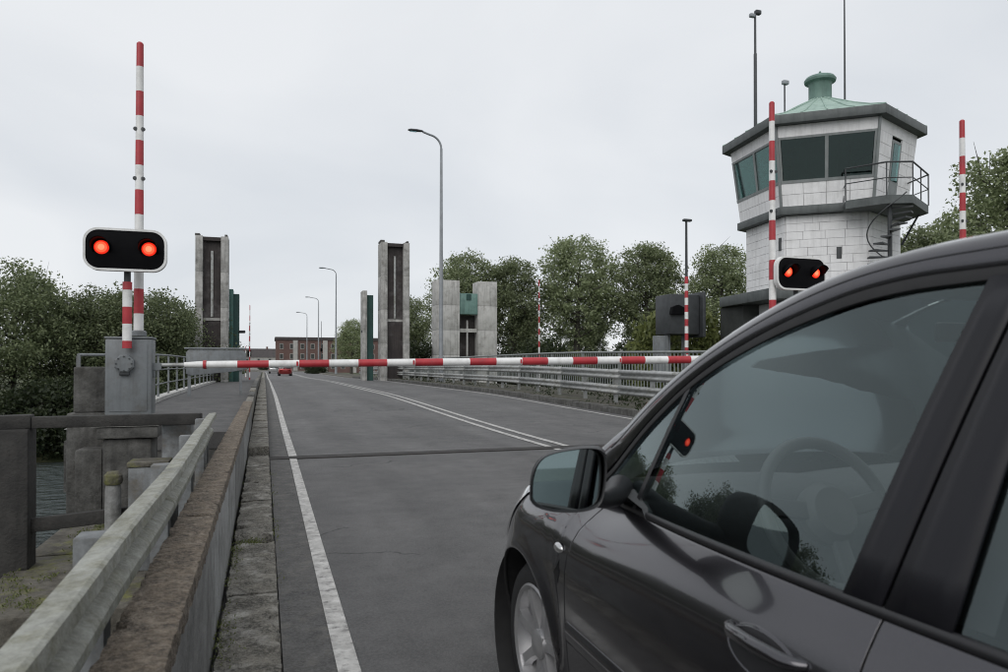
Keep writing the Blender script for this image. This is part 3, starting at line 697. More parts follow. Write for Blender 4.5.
# closed beam
A = np.array((-1.30, 10.38, 1.262)); B = np.array((8.12, 9.86, 1.372)); D = B - A; Lb = np.linalg.norm(D); D /= Lb
bt = empty('barrier_beam', tuple(A)); tag(bt, 'long red and white striped barrier beam lowered across the carriageway', 'barrier beam')
def pt(s): return tuple(D * s)
MB().tube([pt(-0.1), pt(0.28), pt(0.30)], [0.026, 0.026, 0.03], 12).build('tip_rod', galv, bt)
MB().tube([pt(0.301), pt(0.535)], [0.034, 0.048], 16).build('white_band', white_band, bt)
MB().tube([pt(0.536), pt(0.575)], [0.058, 0.058], 16).build('red_collar', red_band, bt)
s = 0.576; k = 0; edges = [0.576, 0.965]
while edges[-1] < Lb - 0.5: edges.append(edges[-1] + 0.399)
edges.append(Lb)
for k in range(len(edges) - 1):
    a, b = edges[k], edges[k + 1]
    r = lambda q: 0.048 + 0.013 * min(1, q / 7.0)
    red = k % 2 == 1
    MB().tube([pt(a), pt(b)], [r(a), r(b)], 18).build('red_band' if red else 'white_band', red_band if red else white_band, bt)
    if k % 4 == 2:
        MB().bar(np.array(pt(b - 0.04)) + (0, -r(b) - 0.004, 0), np.array(pt(b - 0.015)) + (0, -r(b) - 0.004, 0), 0.012, 0.06).build('reflector', red_band, bt)
fk = empty('beam_rest', (-1.345, 10.38, 0.9)); tag(fk, 'small steel fork on the cabinet side catching the barrier beam tip', 'beam rest')
MB().box(-0.035, 0.0, -0.03, 0.03, 0.2, 0.33).build('bracket', grey_paint, fk, bevel=0.005)
MB().box(-0.03, 0.07, 0.03, 0.04, 0.3, 0.39).build('prong', grey_paint, fk); MB().box(-0.03, 0.07, -0.04, -0.03, 0.3, 0.39).build('prong', grey_paint, fk)

# ------------------------------------------------------------------ railings along the bridge
def railing(name, label, x, y0, y1, zb, h, step, bal, rails, m, rad=0.03):
    t = empty(name, (x, y0, 0)); tag(t, label, 'railing')
    n = int(round((y1 - y0) / step)); st = (y1 - y0) / n
    post = None
    for i in range(n + 1):
        yy = i * st; z = zr(y0 + yy) + zb
        if post is None: post = MB().box(-0.03, 0.03, -0.03, 0.03, 0, h - 0.02).build('post', m, t, loc=(0, yy, z))
        else: inst(post, t, (0, yy, z))
    for hh, r in rails:
        pts = [(0, yy, zr(y0 + yy) + zb + hh) for yy in np.linspace(0, y1 - y0, n + 1)]
        MB().tube(pts, r, 8).build('rail', m, t)
    if bal:
        b0 = None; yy = bal
        lo = min(q for q, _ in rails); hi = sorted(q for q, _ in rails)[-1] - 0.01
        while yy < y1 - y0:
            if b0 is None: b0 = MB().box(-0.011, 0.011, -0.015, 0.015, 0, hi - lo).build('baluster', m, t, loc=(0, yy, zr(y0 + yy) + zb + lo))
            else: inst(b0, t, (0, yy, zr(y0 + yy) + zb + lo))
            yy += bal
    return t
railing('railing', 'grey baluster railing along the verge behind the double guardrail', 11.05, 9.5, 62, 0.15, 1.42, 3.0, 0.19, [(1.42, 0.035), (0.15, 0.022)], rail_m)
railing('bike_path_railing', 'grey post and tube railing on the river side of the bike path', -3.12, 14.5, 50, 0.0, 1.42, 2.6, 0, [(1.42, 0.028), (0.95, 0.02), (0.5, 0.02)], grey_paint)
kb = MB(); yy = [14.3, 15, 17, 20, 25, 30, 40, 60, 90]
for a, b in zip(yy[:-1], yy[1:]):
    kb.grid([[(-3.3, a, zr(a) + 0.12), (-2.98, a, zr(a) + 0.12), (-2.98, a, zr(a) - 0.05)], [(-3.3, b, zr(b) + 0.12), (-2.98, b, zr(b) + 0.12), (-2.98, b, zr(b) - 0.05)]])
o = kb.build('bike_path_kerb', conc_pale); struct(o)

g2 = empty('double_guardrail', (9.25, 0, 0)); tag(g2, 'galvanised guardrail of two corrugated beams along the verge', 'guardrail')
for z0, xo in ((0.66, 0.0), (0.24, -0.03)):
    y = 9.6
    while y < 72:
        o = wbeam(4.0, -1).build('beam', galv, g2, solid=0.004, smooth=25, loc=(xo, y, 0.15 + z0 + zr(y)))
        o.rotation_euler[0] = math.atan2(zr(y + 4) - zr(y), 4.0); y += 4.02
post = None; y = 10.0
while y < 72:
    if post is None: post = MB().box(0.003, 0.09, -0.05, 0.05, -0.2, 0.95).build('post', galv, g2, loc=(0, y, 0.15 + zr(y)))
    else: inst(post, g2, (0, y, 0.15 + zr(y)))
    y += 2.01

# steel gate across the bike path
gt = empty('bike_path_gate', (-1.6, 27, zr(27))); tag(gt, 'grey steel plate gate across the bike path behind the cabinet', 'gate')
MB().prism_y([(-0.95, 1.52), (-0.86, 1.62), (0.86, 1.62), (1.0, 1.5), (1.0, 0.92), (0.6, 0.86), (-0.75, 0.72), (-0.95, 0.78)], -0.03, 0.03).build('plate', grey_paint, gt, bevel=0.01)
MB().tube([(-1.0, -0.05, 1.66), (1.0, -0.05, 1.66)], 0.03, 8).build('top_rail', grey_paint, gt)
for x in (-0.85, 0.82): MB().box(x - 0.05, x + 0.05, 0.031, 0.12, 0, 1.6).build('post', grey_paint, gt)

# ------------------------------------------------------------------ street lamps
def lamp(x, y, h, arm, lb='tall street lamp far along the road before the brick building'):
    t = empty('street_lamp', (x, y, zr(y))); tag(t, lb, 'street lamp', 'street lamps along the road')
    MB().tube([(0, 0, 0), (0, 0, 1.6), (0, 0, 1.62), (0, 0, h - 0.9)], [0.16, 0.155, 0.13, 0.075], 12).build('pole', pole_m, t)
    pts = [(0, 0, h - 0.9)] + [(-0.75 * (1 - math.cos(a)), 0, h - 0.9 + 0.75 * math.sin(a)) for a in np.linspace(0.2, PI / 2 - 0.12, 8)] + [(-arm + 0.7, 0, h - 0.02)]
    MB().tube(pts, 0.06, 10).build('arm', pole_m, t)
    mb = MB(); rows = []
    for s_, w, hh in ((0.62, 0.05, 0.05), (0.7, 0.09, 0.075), (1.0, 0.15, 0.10), (1.35, 0.15, 0.09), (1.5, 0.08, 0.05)):
        rows.append([(-arm + 1.35 - s_, w * math.cos(a), h + 0.0 + hh * math.sin(a) * (1.0 if math.sin(a) > 0 else 0.55)) for a in np.linspace(0, 2 * PI, 12, endpoint=False)])
    mb.grid(rows, closed=True); k = len(mb.v) - 12; mb.f.append(tuple(range(k, k + 12)))
    hd = mb.build('lamp_head', dark_metal, t, smooth=50)
    MB().box(-arm - 0.05, -arm + 0.35, -0.09, 0.09, h - 0.065, h - 0.053).build('lens', lens_glass, hd)
    return t
lamp(9.75, 40.8, 14.6, 1.8, 'tall street lamp rising between the tall and the short bridge tower')
lamp(9.55, 103, 14.9, 2.2); lamp(9.75, 140, 14.2, 2.3); lamp(9.4, 172, 13.6, 2.3); 
for (x, y, h) in ((-1.2, 66, 4.9), (8.8, 120, 8.5)):
    t = empty('traffic_mast', (x, y, 0)); tag(t, 'slim grey mast with small signal head beside the ' + ('bike path' if x < 0 else 'guardrail far along the road'), 'mast')
    MB().tube([(0, 0, -0.2), (0, 0, h)], [0.06, 0.035], 8).build('pole', dark_metal, t)
    MB().box(-0.16, 0.16, -0.26, -0.08, h * 0.42, h * 0.42 + 0.55).build('signal_head', black_face, t, bevel=0.03)

# striped lamp mast by the sign box
t = empty('striped_mast', (13.85, 21.6, -0.9)); tag(t, 'slim dark mast with small lamp and striped lower half before the sign box', 'mast')
MB().tube([(0, 0, 0), (0, 0, 2.3)], 0.065, 12).build('base', grey_paint, t)
z = 2.3; k = 0
while z < 5.2:
    l = 0.245; MB().tube([(0, 0, z), (0, 0, z + l)], 0.062, 12).build('red_band' if k % 2 else 'white_band', red_band if k % 2 else white_band, t); z += l; k += 1
MB().tube([(0, 0, z), (0, 0, 7.15)], [0.05, 0.04], 10).build('pole', dark_metal, t)
MB().box(-0.13, 0.2, -0.07, 0.07, 7.151, 7.24).build('lamp_head', dark_metal, t, bevel=0.03)
sb = empty('sign_box', (14.35, 23.2, -0.65)); tag(sb, 'dark grey navigation sign box on posts behind the striped mast', 'sign')
MB().box(-0.5, 0.72, -0.55, 0.5, 3.05, 4.5).build('housing', dark_metal, sb, bevel=0.03)
MB().box(0.74, 0.86, -0.75, 0.5, 2.95, 4.6).build('side_shield', dark_metal, sb, bevel=0.02)
MB().prism_y([(-0.55, 3.75), (-0.50, 4.0), (-0.25, 4.1), (0.0, 4.0), (0.05, 3.75)], -0.72, -0.552).build('hood', black_face, sb)
for x in (-0.3, 0.45): MB().box(x - 0.09, x + 0.09, -0.09, 0.09, -0.4, 3.049).build('post', grey_paint, sb)
MB().box(-0.85, -0.42, -0.3, 0.1, 1.3, 3.0).build('control_box', grey_paint, sb, bevel=0.02)

# ------------------------------------------------------------------ control tower (regular hexagon)
TC = np.array((19.6, 21.6)); HA = [math.radians(142 + 60 * k) for k in range(6)]
def hexp(r): return [(r * math.cos(a), r * math.sin(a)) for a in HA]
tw = empty('control_tower', (TC[0], TC[1], -0.9)); tag(tw, 'white hexagonal bridge control tower with green copper roof and slanted windows', 'tower')
Z0 = 0.9
def tz(z): return z + Z0
MB().prism(hexp(2.56), tz(-0.6), tz(6.45)).build('core', joint_m, tw, smooth=0)
# lower walls: courses of blocks on every face
def face_pts(r0, r1, k):
    a, b = HA[k], HA[(k + 1) % 6]
    return [np.array((r * math.cos(q), r * math.sin(q))) for r in (r0, r1) for q in (a, b)]
def block_course(k, z0, z1, r, widths, m, off, thick=0.055, gap=0.005, name='wall_block'):
    p, q, _, _ = face_pts(r, r, k); d = (q - p); L = np.linalg.norm(d); d /= L; nrm = np.array((d[1], -d[0]))
    if np.dot(nrm, p + q) < 0: nrm = -nrm
    s = 0.0; i = 0; cuts = [0.0]
    while True:
        w = widths[(i + off) % len(widths)]; s += w; i += 1
        if s > L - 0.45: break
        cuts.append(s)
    cuts.append(L)
    for a, b in zip(cuts[:-1], cuts[1:]):
        o = rnd.uniform(0, 0.012)
        P = [p + d * (a + gap), p + d * (b - gap), p + d * (b - gap) + nrm * (thick + o), p + d * (a + gap) + nrm * (thick + o)]
        MB().prism([tuple(u) for u in P], tz(z0 + gap), tz(z1 - gap)).build(name, m, tw, smooth=0)
zc_ = [0.0, 0.55, 1.1, 1.65, 2.2, 2.75, 3.2, 3.6]
for k in (0, 1, 2):
    zs = np.arange(3.92, 6.45, 0.282); zs = list(zs) 
    for i, z0 in enumerate(zs):
        z1 = min(z0 + 0.282, 6.45)
        if z1 - z0 < 0.1: continue
        block_course(k, z0, z1, 2.565, [0.62, 0.46, 0.85, 0.55, 0.7], blockm, i * 2 + k)
    for i, z0 in enumerate(np.arange(-0.5, 3.5, 0.5)):
        block_course(k, z0, min(z0 + 0.5, 3.5), 2.565, [1.3, 1.0], blockm, i)
for k in (3, 4, 5):
    p = face_pts(2.57, 2.62, k); MB().prism([tuple(p[0]), tuple(p[1]), tuple(p[3]), tuple(p[2])], tz(-0.5), tz(6.44)).build('rear_wall', blockm, tw, smooth=0)
MB().prism(hexp(3.62), tz(3.52), tz(3.9)).build('lower_ledge', fascia, tw, bevel=0.02)
MB().prism(hexp(2.95), tz(6.46), tz(6.74)).build('upper_ledge', fascia, tw, bevel=0.015)
# dark block filling the space under the lower ledge, away from the road
MB().prism([(-2.75, 2.3), (-2.75, 0.9), (-1.9, 0.6), (-1.5, 3.1)], tz(-0.5), tz(3.51)).build('dark_infill', inside_m, tw)
# cab: parapet panels, slanted windows, header
def slab_face(k, za, ra, zb, rb, s0, s1, name, m, thick=0.06, parent=None, out=0.0):
    """panel on face k between fractions s0..s1, leaning from radius ra (za) to rb (zb)"""
    p0, q0, p1, q1 = face_pts(ra + out, rb + out, k)
    d = (q0 - p0) / np.linalg.norm(q0 - p0); n = np.array((d[1], -d[0]))
    if np.dot(n, p0 + q0) < 0: n = -n
    A_ = [p0 + (q0 - p0) * s0, p0 + (q0 - p0) * s1]; B_ = [p1 + (q1 - p1) * s0, p1 + (q1 - p1) * s1]
    v = [(*A_[0], tz(za)), (*A_[1], tz(za)), (*B_[1], tz(zb)), (*B_[0], tz(zb))]
    w = [(*(A_[0] - n * thick), tz(za)), (*(A_[1] - n * thick), tz(za)), (*(B_[1] - n * thick), tz(zb)), (*(B_[0] - n * thick), tz(zb))]
    mb = MB(); mb.v = v + w
    mb.f = [(0, 1, 2, 3), (7, 6, 5, 4), (0, 4, 5, 1), (1, 5, 6, 2), (2, 6, 7, 3), (3, 7, 4, 0)]
    return mb.build(name, m, parent or tw, smooth=0)
def rad(z): return 2.84 + (3.18 - 2.84) * max(0, (z - 6.75)) / 2.7
for k in range(6):
    cols = [0.0, 0.25, 0.5, 0.75, 1.0] if k in (0, 1, 2) else [0, 1]
    for a, b in zip(cols[:-1], cols[1:]):
        slab_face(k, 6.75, rad(6.75), 7.14, rad(7.14), a + 0.004, b - 0.004, 'cab_panel', blockm)
        slab_face(k, 7.155, rad(7.155), 7.52, rad(7.52), a + 0.004, b - 0.004, 'cab_panel', blockm)
    slab_face(k, 6.75, rad(6.75) - 0.03, 7.52, rad(7.52) - 0.03, 0, 1, 'cab_backing', joint_m, thick=0.03)
    slab_face(k, 9.08, rad(9.08), 9.46, rad(9.46), 0, 1, 'cab_header', blockm)
    if k == 2:   # landward face: panels and a door
        for i, z in enumerate(np.arange(7.53, 9.0, 0.3875)):
            for a, b in ((0.0, 0.36), (0.62, 0.82), (0.82, 1.0)) if i < 4 else ():
                slab_face(k, z + 0.006, rad(z), z + 0.38, rad(z + .38), a + 0.004, b - 0.004, 'cab_panel', blockm)
        dr = slab_face(k, 6.78, rad(6.78), 8.95, rad(8.95), 0.37, 0.61, 'door', frame_m, out=0.012)
        slab_face(k, 7.6, rad(7.6), 8.85, rad(8.85), 0.41, 0.57, 'pane', tower_glass, thick=0.01, parent=dr, out=0.03)
        continue
    if k in (3, 4):
        slab_face(k, 7.52, rad(7.52), 9.08, rad(9.08), 0, 1, 'rear_cab_wall', blockm); continue
    slab_face(k, 7.52, rad(7.52) , 7.62, rad(7.62) , 0, 1, 'window_sill', frame_m, out=0.02, thick=0.1)
    slab_face(k, 9.0, rad(9.0), 9.08, rad(9.08), 0, 1, 'window_head', frame_m, out=0.012, thick=0.08)
    for a, b in ((0.0, 0.035), (0.483, 0.517), (0.965, 1.0)):
        slab_face(k, 7.62, rad(7.62), 9.0, rad(9.0), a, b, 'mullion', frame_m, out=0.01, thick=0.09)
    for a, b in ((0.036, 0.482), (0.518, 0.964)):
        slab_face(k, 7.62, rad(7.62), 9.0, rad(9.0), a, b, 'window_pane', tower_glass, out=-0.02, thick=0.012)
MB().prism(hexp(2.7), tz(6.745), tz(6.80)).build('cab_floor', inside_m, tw)
MB().prism([(-1.6, -1.2), (0.4, -2.2), (0.8, -1.4), (-1.2, -0.4)], tz(6.805), tz(7.72)).build('control_desk', inside_m, tw, bevel=0.03)
MB().prism(hexp(1.0), tz(6.81), tz(9.4)).build('inner_column', inside_m, tw)
MB().prism(hexp(3.5), tz(9.47), tz(9.78)).build('eave', fascia, tw, bevel=0.015)
# corner posts down the right window corner
for k in (1, 2):
    a = HA[k]
    for z0, z1 in ((6.75, 9.46),):
        MB().tube([((rad(z0) + 0.03) * math.cos(a), (rad(z0) + 0.03) * math.sin(a), tz(z0)), ((rad(z1) + 0.03) * math.cos(a), (rad(z1) + 0.03) * math.sin(a), tz(z1))], 0.05, 8).build('corner_post', frame_m, tw)
# roof: shallow copper cone with standing seams, cupola
mb = MB(); rows = []
for r, z in ((3.48, 9.781), (2.75, 10.03), (2.0, 10.36), (1.2, 10.74), (0.42, 11.1)):
    row = []
    for j in range(48):
        a = 2 * PI * j / 48 + HA[0]; u = (a - HA[0]) % (PI / 3) - PI / 6
        hx = r * math.cos(PI / 6) / math.cos(u); f = min(1, max(0, (r - 1.0) / 2.36)); rr = hx * f + r * 0.95 * (1 - f)
        row.append((rr * math.cos(a), rr * math.sin(a), tz(z)))
    rows.append(row)
mb.grid(rows, closed=True); rf = mb.build('roof', copper, tw, smooth=30)
for j in range(24):
    a = 2 * PI * j / 24 + HA[0]
    pts = [(np.array(rows[i][2 * j]) + (0, 0, 0.015)) for i in range(5)]
    MB().tube(pts, 0.022, 5).build('seam', copper, rf)
cu = MB().lathe([(0.42, tz(11.05)), (0.40, tz(11.25)), (0.40, tz(11.72)), (0.42, tz(11.75))], n=24).build('cupola', copper_d, tw)
MB().lathe([(0.42, tz(11.751)), (0.54, tz(11.80)), (0.56, tz(11.88)), (0.50, tz(11.97)), (0.25, tz(12.07)), (0.05, tz(12.12)), (0.04, tz(12.2)), (0, tz(12.24))], n=28).build('cupola_cap', copper_d, cu)
# masts on the roof
def rel(x, y): return (x - TC[0], y - TC[1])
mx, my = rel(17.5, 22.6)
MB().tube([(mx, my, tz(9.7)), (mx, my, tz(13.0)), (mx, my, tz(13.02)), (mx, my, tz(14.5))], [0.065, 0.06, 0.045, 0.04], 8).build('camera_mast', dark_metal, tw)
MB().box(mx - 0.24, mx - 0.02, my - 0.07, my + 0.07, tz(14.36), tz(14.5)).build('camera', pole_m, tw, bevel=0.03)
MB().box(mx + 0.0, mx + 0.24, my - 0.08, my + 0.08, tz(14.5), tz(14.66)).build('camera', dark_metal, tw, bevel=0.03)
MB().tube([(mx + 1.5, my + 0.2, tz(9.9)), (mx + 1.5, my + 0.2, tz(12.1))], 0.03, 6).build('sensor_mast', dark_metal, tw)
MB().box(mx + 1.40, mx + 1.66, my + 0.12, my + 0.28, tz(12.1), tz(12.26)).build('sensor', pole_m, tw, bevel=0.03)
MB().tube([(1.25, 0.1, tz(10.4)), (1.25, 0.1, tz(17.5))], [0.04, 0.02], 6).build('antenna', dark_metal, tw)
# balcony with railing and stair
bp = [rel(18.5, 19.33), rel(18.13, 18.86), rel(18.75, 17.8), rel(19.5, 17.5), rel(21.35, 18.55), rel(21.7, 19.75), rel(19.25, 18.9)]
bal = MB().prism(bp, tz(6.42), tz(6.69)).build('balcony', fascia, tw)
path = [bp[0]] + bp[1:6]
for hh, r in ((1.05, 0.028), (0.55, 0.018)):
    MB().tube([(x, y, tz(6.69 + hh)) for x, y in path], r, 8).build('balcony_rail', dark_metal, bal)
for i in range(len(path) - 1):
    n = max(1, int(math.hypot(path[i + 1][0] - path[i][0], path[i + 1][1] - path[i][1]) / 0.8))
    for q in range(n):
        u = q / n; x = path[i][0] * (1 - u) + path[i + 1][0] * u; y = path[i][1] * (1 - u) + path[i + 1][1] * u
        MB().tube([(x, y, tz(6.69)), (x, y, tz(7.74))], 0.022, 6).build('balcony_post', dark_metal, bal)
MB().tube([(*rel(21.2, 19.6), tz(6.5)), (*rel(21.2, 18.75), tz(6.5)), (*rel(21.2, 19.5), tz(5.5))], 0.04, 6).build('bracket', dark_metal, bal)
sx, sy = rel(19.1, 18.02)
st = MB().tube([(sx, sy, tz(3.9)), (sx, sy, tz(6.5))], 0.07, 10).build('stair_column', dark_metal, tw)
for i in range(13):
    a = math.radians(60 + i * 22); z = 3.95 + i * 0.196
    mb = MB(); c, s_ = math.cos(a), math.sin(a)
    P = [(sx + 0.05 * c, sy + 0.05 * s_), (sx + 0.66 * math.cos(a - 0.25), sy + 0.66 * math.sin(a - 0.25)), (sx + 0.66 * math.cos(a + 0.25), sy + 0.66 * math.sin(a + 0.25))]
    mb.prism(P, tz(z), tz(z + 0.05)).build('stair_tread', dark_metal, st)
MB().tube([(sx + 0.66 * math.cos(math.radians(60 + i * 11)), sy + 0.66 * math.sin(math.radians(60 + i * 11)), tz(4.85 + i * 0.098)) for i in range(20)], 0.02, 6).build('handrail', dark_metal, st)
# drainpipe and vents on the front walls
for k, s_, z0, z1 in ((0, 0.86, 5.3, 5.75), (1, 0.62, 4.9, 5.3)):
    slab_face(k, z0, 2.66, z1, 2.66, s_, s_ + 0.06, 'vent', dark_metal, out=0.0, thick=0.05)

# ------------------------------------------------------------------ bridge towers
def lift_tower(x0, x1, y, top, label, gx0, gx1, gtop, cw=0.45):
    t = empty('bridge_tower', ((x0 + x1) / 2, y, -2.0)); tag(t, label, 'bridge tower', 'tall concrete towers flanking the road')
    w = (x1 - x0) / 2; H = top + 2.0; dp = 1.5
    for s in (-1, 1):
        a = -w if s < 0 else w - cw
        nz = 5
        for i in range(nz):
            z0, z1 = H * i / nz, H * (i + 1) / nz
            MB().box(a, a + cw, -dp, 0.0 if i else 0.02, z0 + 0.008, z1 - 0.008).build('column_block', conc, t, bevel=0.012)
        MB().box(a + 0.02, a + cw - 0.02, -dp + 0.02, -0.02, 0, H - 0.02).build('column_core', joint_m, t)
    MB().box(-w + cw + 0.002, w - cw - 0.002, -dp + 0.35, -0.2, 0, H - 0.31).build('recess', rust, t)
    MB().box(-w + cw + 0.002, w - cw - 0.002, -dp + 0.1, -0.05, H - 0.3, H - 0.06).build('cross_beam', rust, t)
    MB().box(-w + cw + 0.003, w - cw - 0.003, -dp + 0.3, -dp + 0.345, H * 0.53, H * 0.545).build('tie', conc, t)
    MB().box(-0.07, 0.07, -dp + 0.28, -dp + 0.349, H * 0.55, H * 0.92).build('guide_rail', galv, t)
    MB().box(-w - 0.03, -w + cw * .6, -dp + .1, -0.3, H, H + 0.15).build('cap', conc_dark, t, bevel=0.02)
    MB().box(w - cw * .5, w - 0.05, -dp + .1, -0.5, H, H + 0.14).build('cap', conc_dark, t, bevel=0.02)
    g = empty('green_guide', ((gx0 + gx1) / 2, y + 0.5, -2.0)); tag(g, 'green steel guide frame beside the ' + ('tower on the bike path side' if x0 < 0 else 'tower behind the guardrail'), 'steel frame')
    w = (gx1 - gx0) / 2; H = gtop + 2
    MB().box(-w, -w * 0.2, -0.6, 0.6, 0, H).build('flange', green_steel if x0 < 0 else conc, g, bevel=0.02)
    MB().box(-w * 0.2 + 0.002, w, -0.35, 0.6, 0, H - 0.3).build('web', green_dark, g)
    MB().tube([(w * (1 if x0 < 0 else -1), -0.3, H * 0.66), (w * (2.2 if x0 < 0 else -1), -0.5, H * 0.66)], 0.1, 8).build('bracket', dark_metal, g)
lift_tower(-4.25, -2.25, 52, 9.75, 'tall concrete tower with dark recess beside the bike path', -2.24, -1.62, 6.45)
lift_tower(7.92, 9.98, 53, 10.15, 'tall concrete tower with dark recess behind the guardrail', 6.8, 7.6, 6.75)
t = empty('short_bridge_tower', (16.1, 59, -2.0)); tag(t, 'short broad pale concrete tower with green panel before the trees', 'bridge tower')
for a, b, yo in ((-2.6, -0.62, 0.0), (1.0, 2.68, 0.1)):
    for i in range(5):
        MB().box(a, b, -0.9 + yo, 0.9, 10.4 * i / 5 + 0.01, 10.4 * (i + 1) / 5 - 0.01).build('column_block', conc_pale, t, bevel=0.015)
    MB().box(a + 0.03, b - 0.03, -0.87 + yo, 0.87, 0, 10.35).build('column_core', joint_m, t)
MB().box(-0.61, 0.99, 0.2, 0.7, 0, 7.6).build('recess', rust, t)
gp = MB().box(-0.61, 0.99, -0.7, 0.0, 7.6, 9.35).build('green_panel', green_pale, t, bevel=0.02)
MB().box(0.0, 0.4, -0.76, -0.701, 8.8, 9.3).build('handle_plate', green_dark, gp)
MB().box(-0.60, 0.98, -0.45, -0.2, 6.1, 6.4).build('cross_beam', conc_pale, t)
MB().box(0.1, 0.22, -0.42, -0.3, 4.0, 7.1).build('strut', conc_pale, t)

# ------------------------------------------------------------------ brick building and far houses
bl = empty('brick_building', (14.5, 232, -0.9)); tag(bl, 'long red brick building at the far end of the road', 'building')
MB().box(-11, 22, 0, 14, 0, 10.2).build('wall', brick_m, bl)
MB().box(-11.3, 22.3, -0.3, 14.3, 10.201, 11.1).build('roof', roof_dk, bl)
wfr = None
for r in range(3):
    for i in range(10):
        x = -9.4 + i * 3.1; z = 1.2 + r * 3.1
        if wfr is None:
            wfr = MB().box(-0.6, 0.6, -0.06, 0.0, 0, 1.7).build('window', pale_wall, bl, loc=(x, 0, z))
            pn = MB().box(-0.48, 0.48, -0.09, -0.061, 0.12, 1.58).build('pane', inside_m, wfr)
        else:
            q = inst(wfr, bl, (x, 0, z)); inst(pn, q)
for i in range(3):
    MB().box(-6 + i * 9, -4.6 + i * 9, -0.25, -0.1, 0, 10.1).build('pilaster', pale_wall, bl)
def house(x, y, w, d, h, rh, wall, label):
    t = empty('house', (x, y, -0.9)); tag(t, label, 'house', 'far houses at the end of the road')
    MB().box(-w / 2, w / 2, -d / 2, d / 2, 0, h).build('wall', wall, t)
    mb = MB(); mb.v = [(-w / 2 - .3, -d / 2 - .3, h), (w / 2 + .3, -d / 2 - .3, h), (w / 2 + .3, d / 2 + .3, h), (-w / 2 - .3, d / 2 + .3, h), (-w / 2 - .3, 0, h + rh), (w / 2 + .3, 0, h + rh)]
    mb.f = [(0, 1, 5, 4), (2, 3, 4, 5), (0, 4, 3), (1, 2, 5), (0, 3, 2, 1)]
    r = mb.build('roof', roof_dk, t, smooth=0)
    MB().box(w * 0.2, w * 0.2 + 0.7, -0.4, 0.4, h + rh * 0.5, h + rh + 0.8).build('chimney', brick_m, r)
    for i in (-0.3, 0, 0.3):
        for z in (1.0, 3.7):
            if z + 1.4 < h:
                wd = MB().box(i * w - 0.5, i * w + 0.5, -d / 2 - 0.05, -d / 2, z, z + 1.4).build('window', pale_wall, t)
                MB().box(i * w - 0.4, i * w + 0.4, -d / 2 - 0.08, -d / 2 - 0.051, z + .1, z + 1.3).build('pane', inside_m, wd)
house(-16, 255, 12, 9, 5.6, 3.6, brick_m, 'brick house with dark gable roof at the far bend')
house(-2, 300, 14, 9, 5.6, 3.4, pale_wall, 'pale rendered house with dark roof at the far bend')

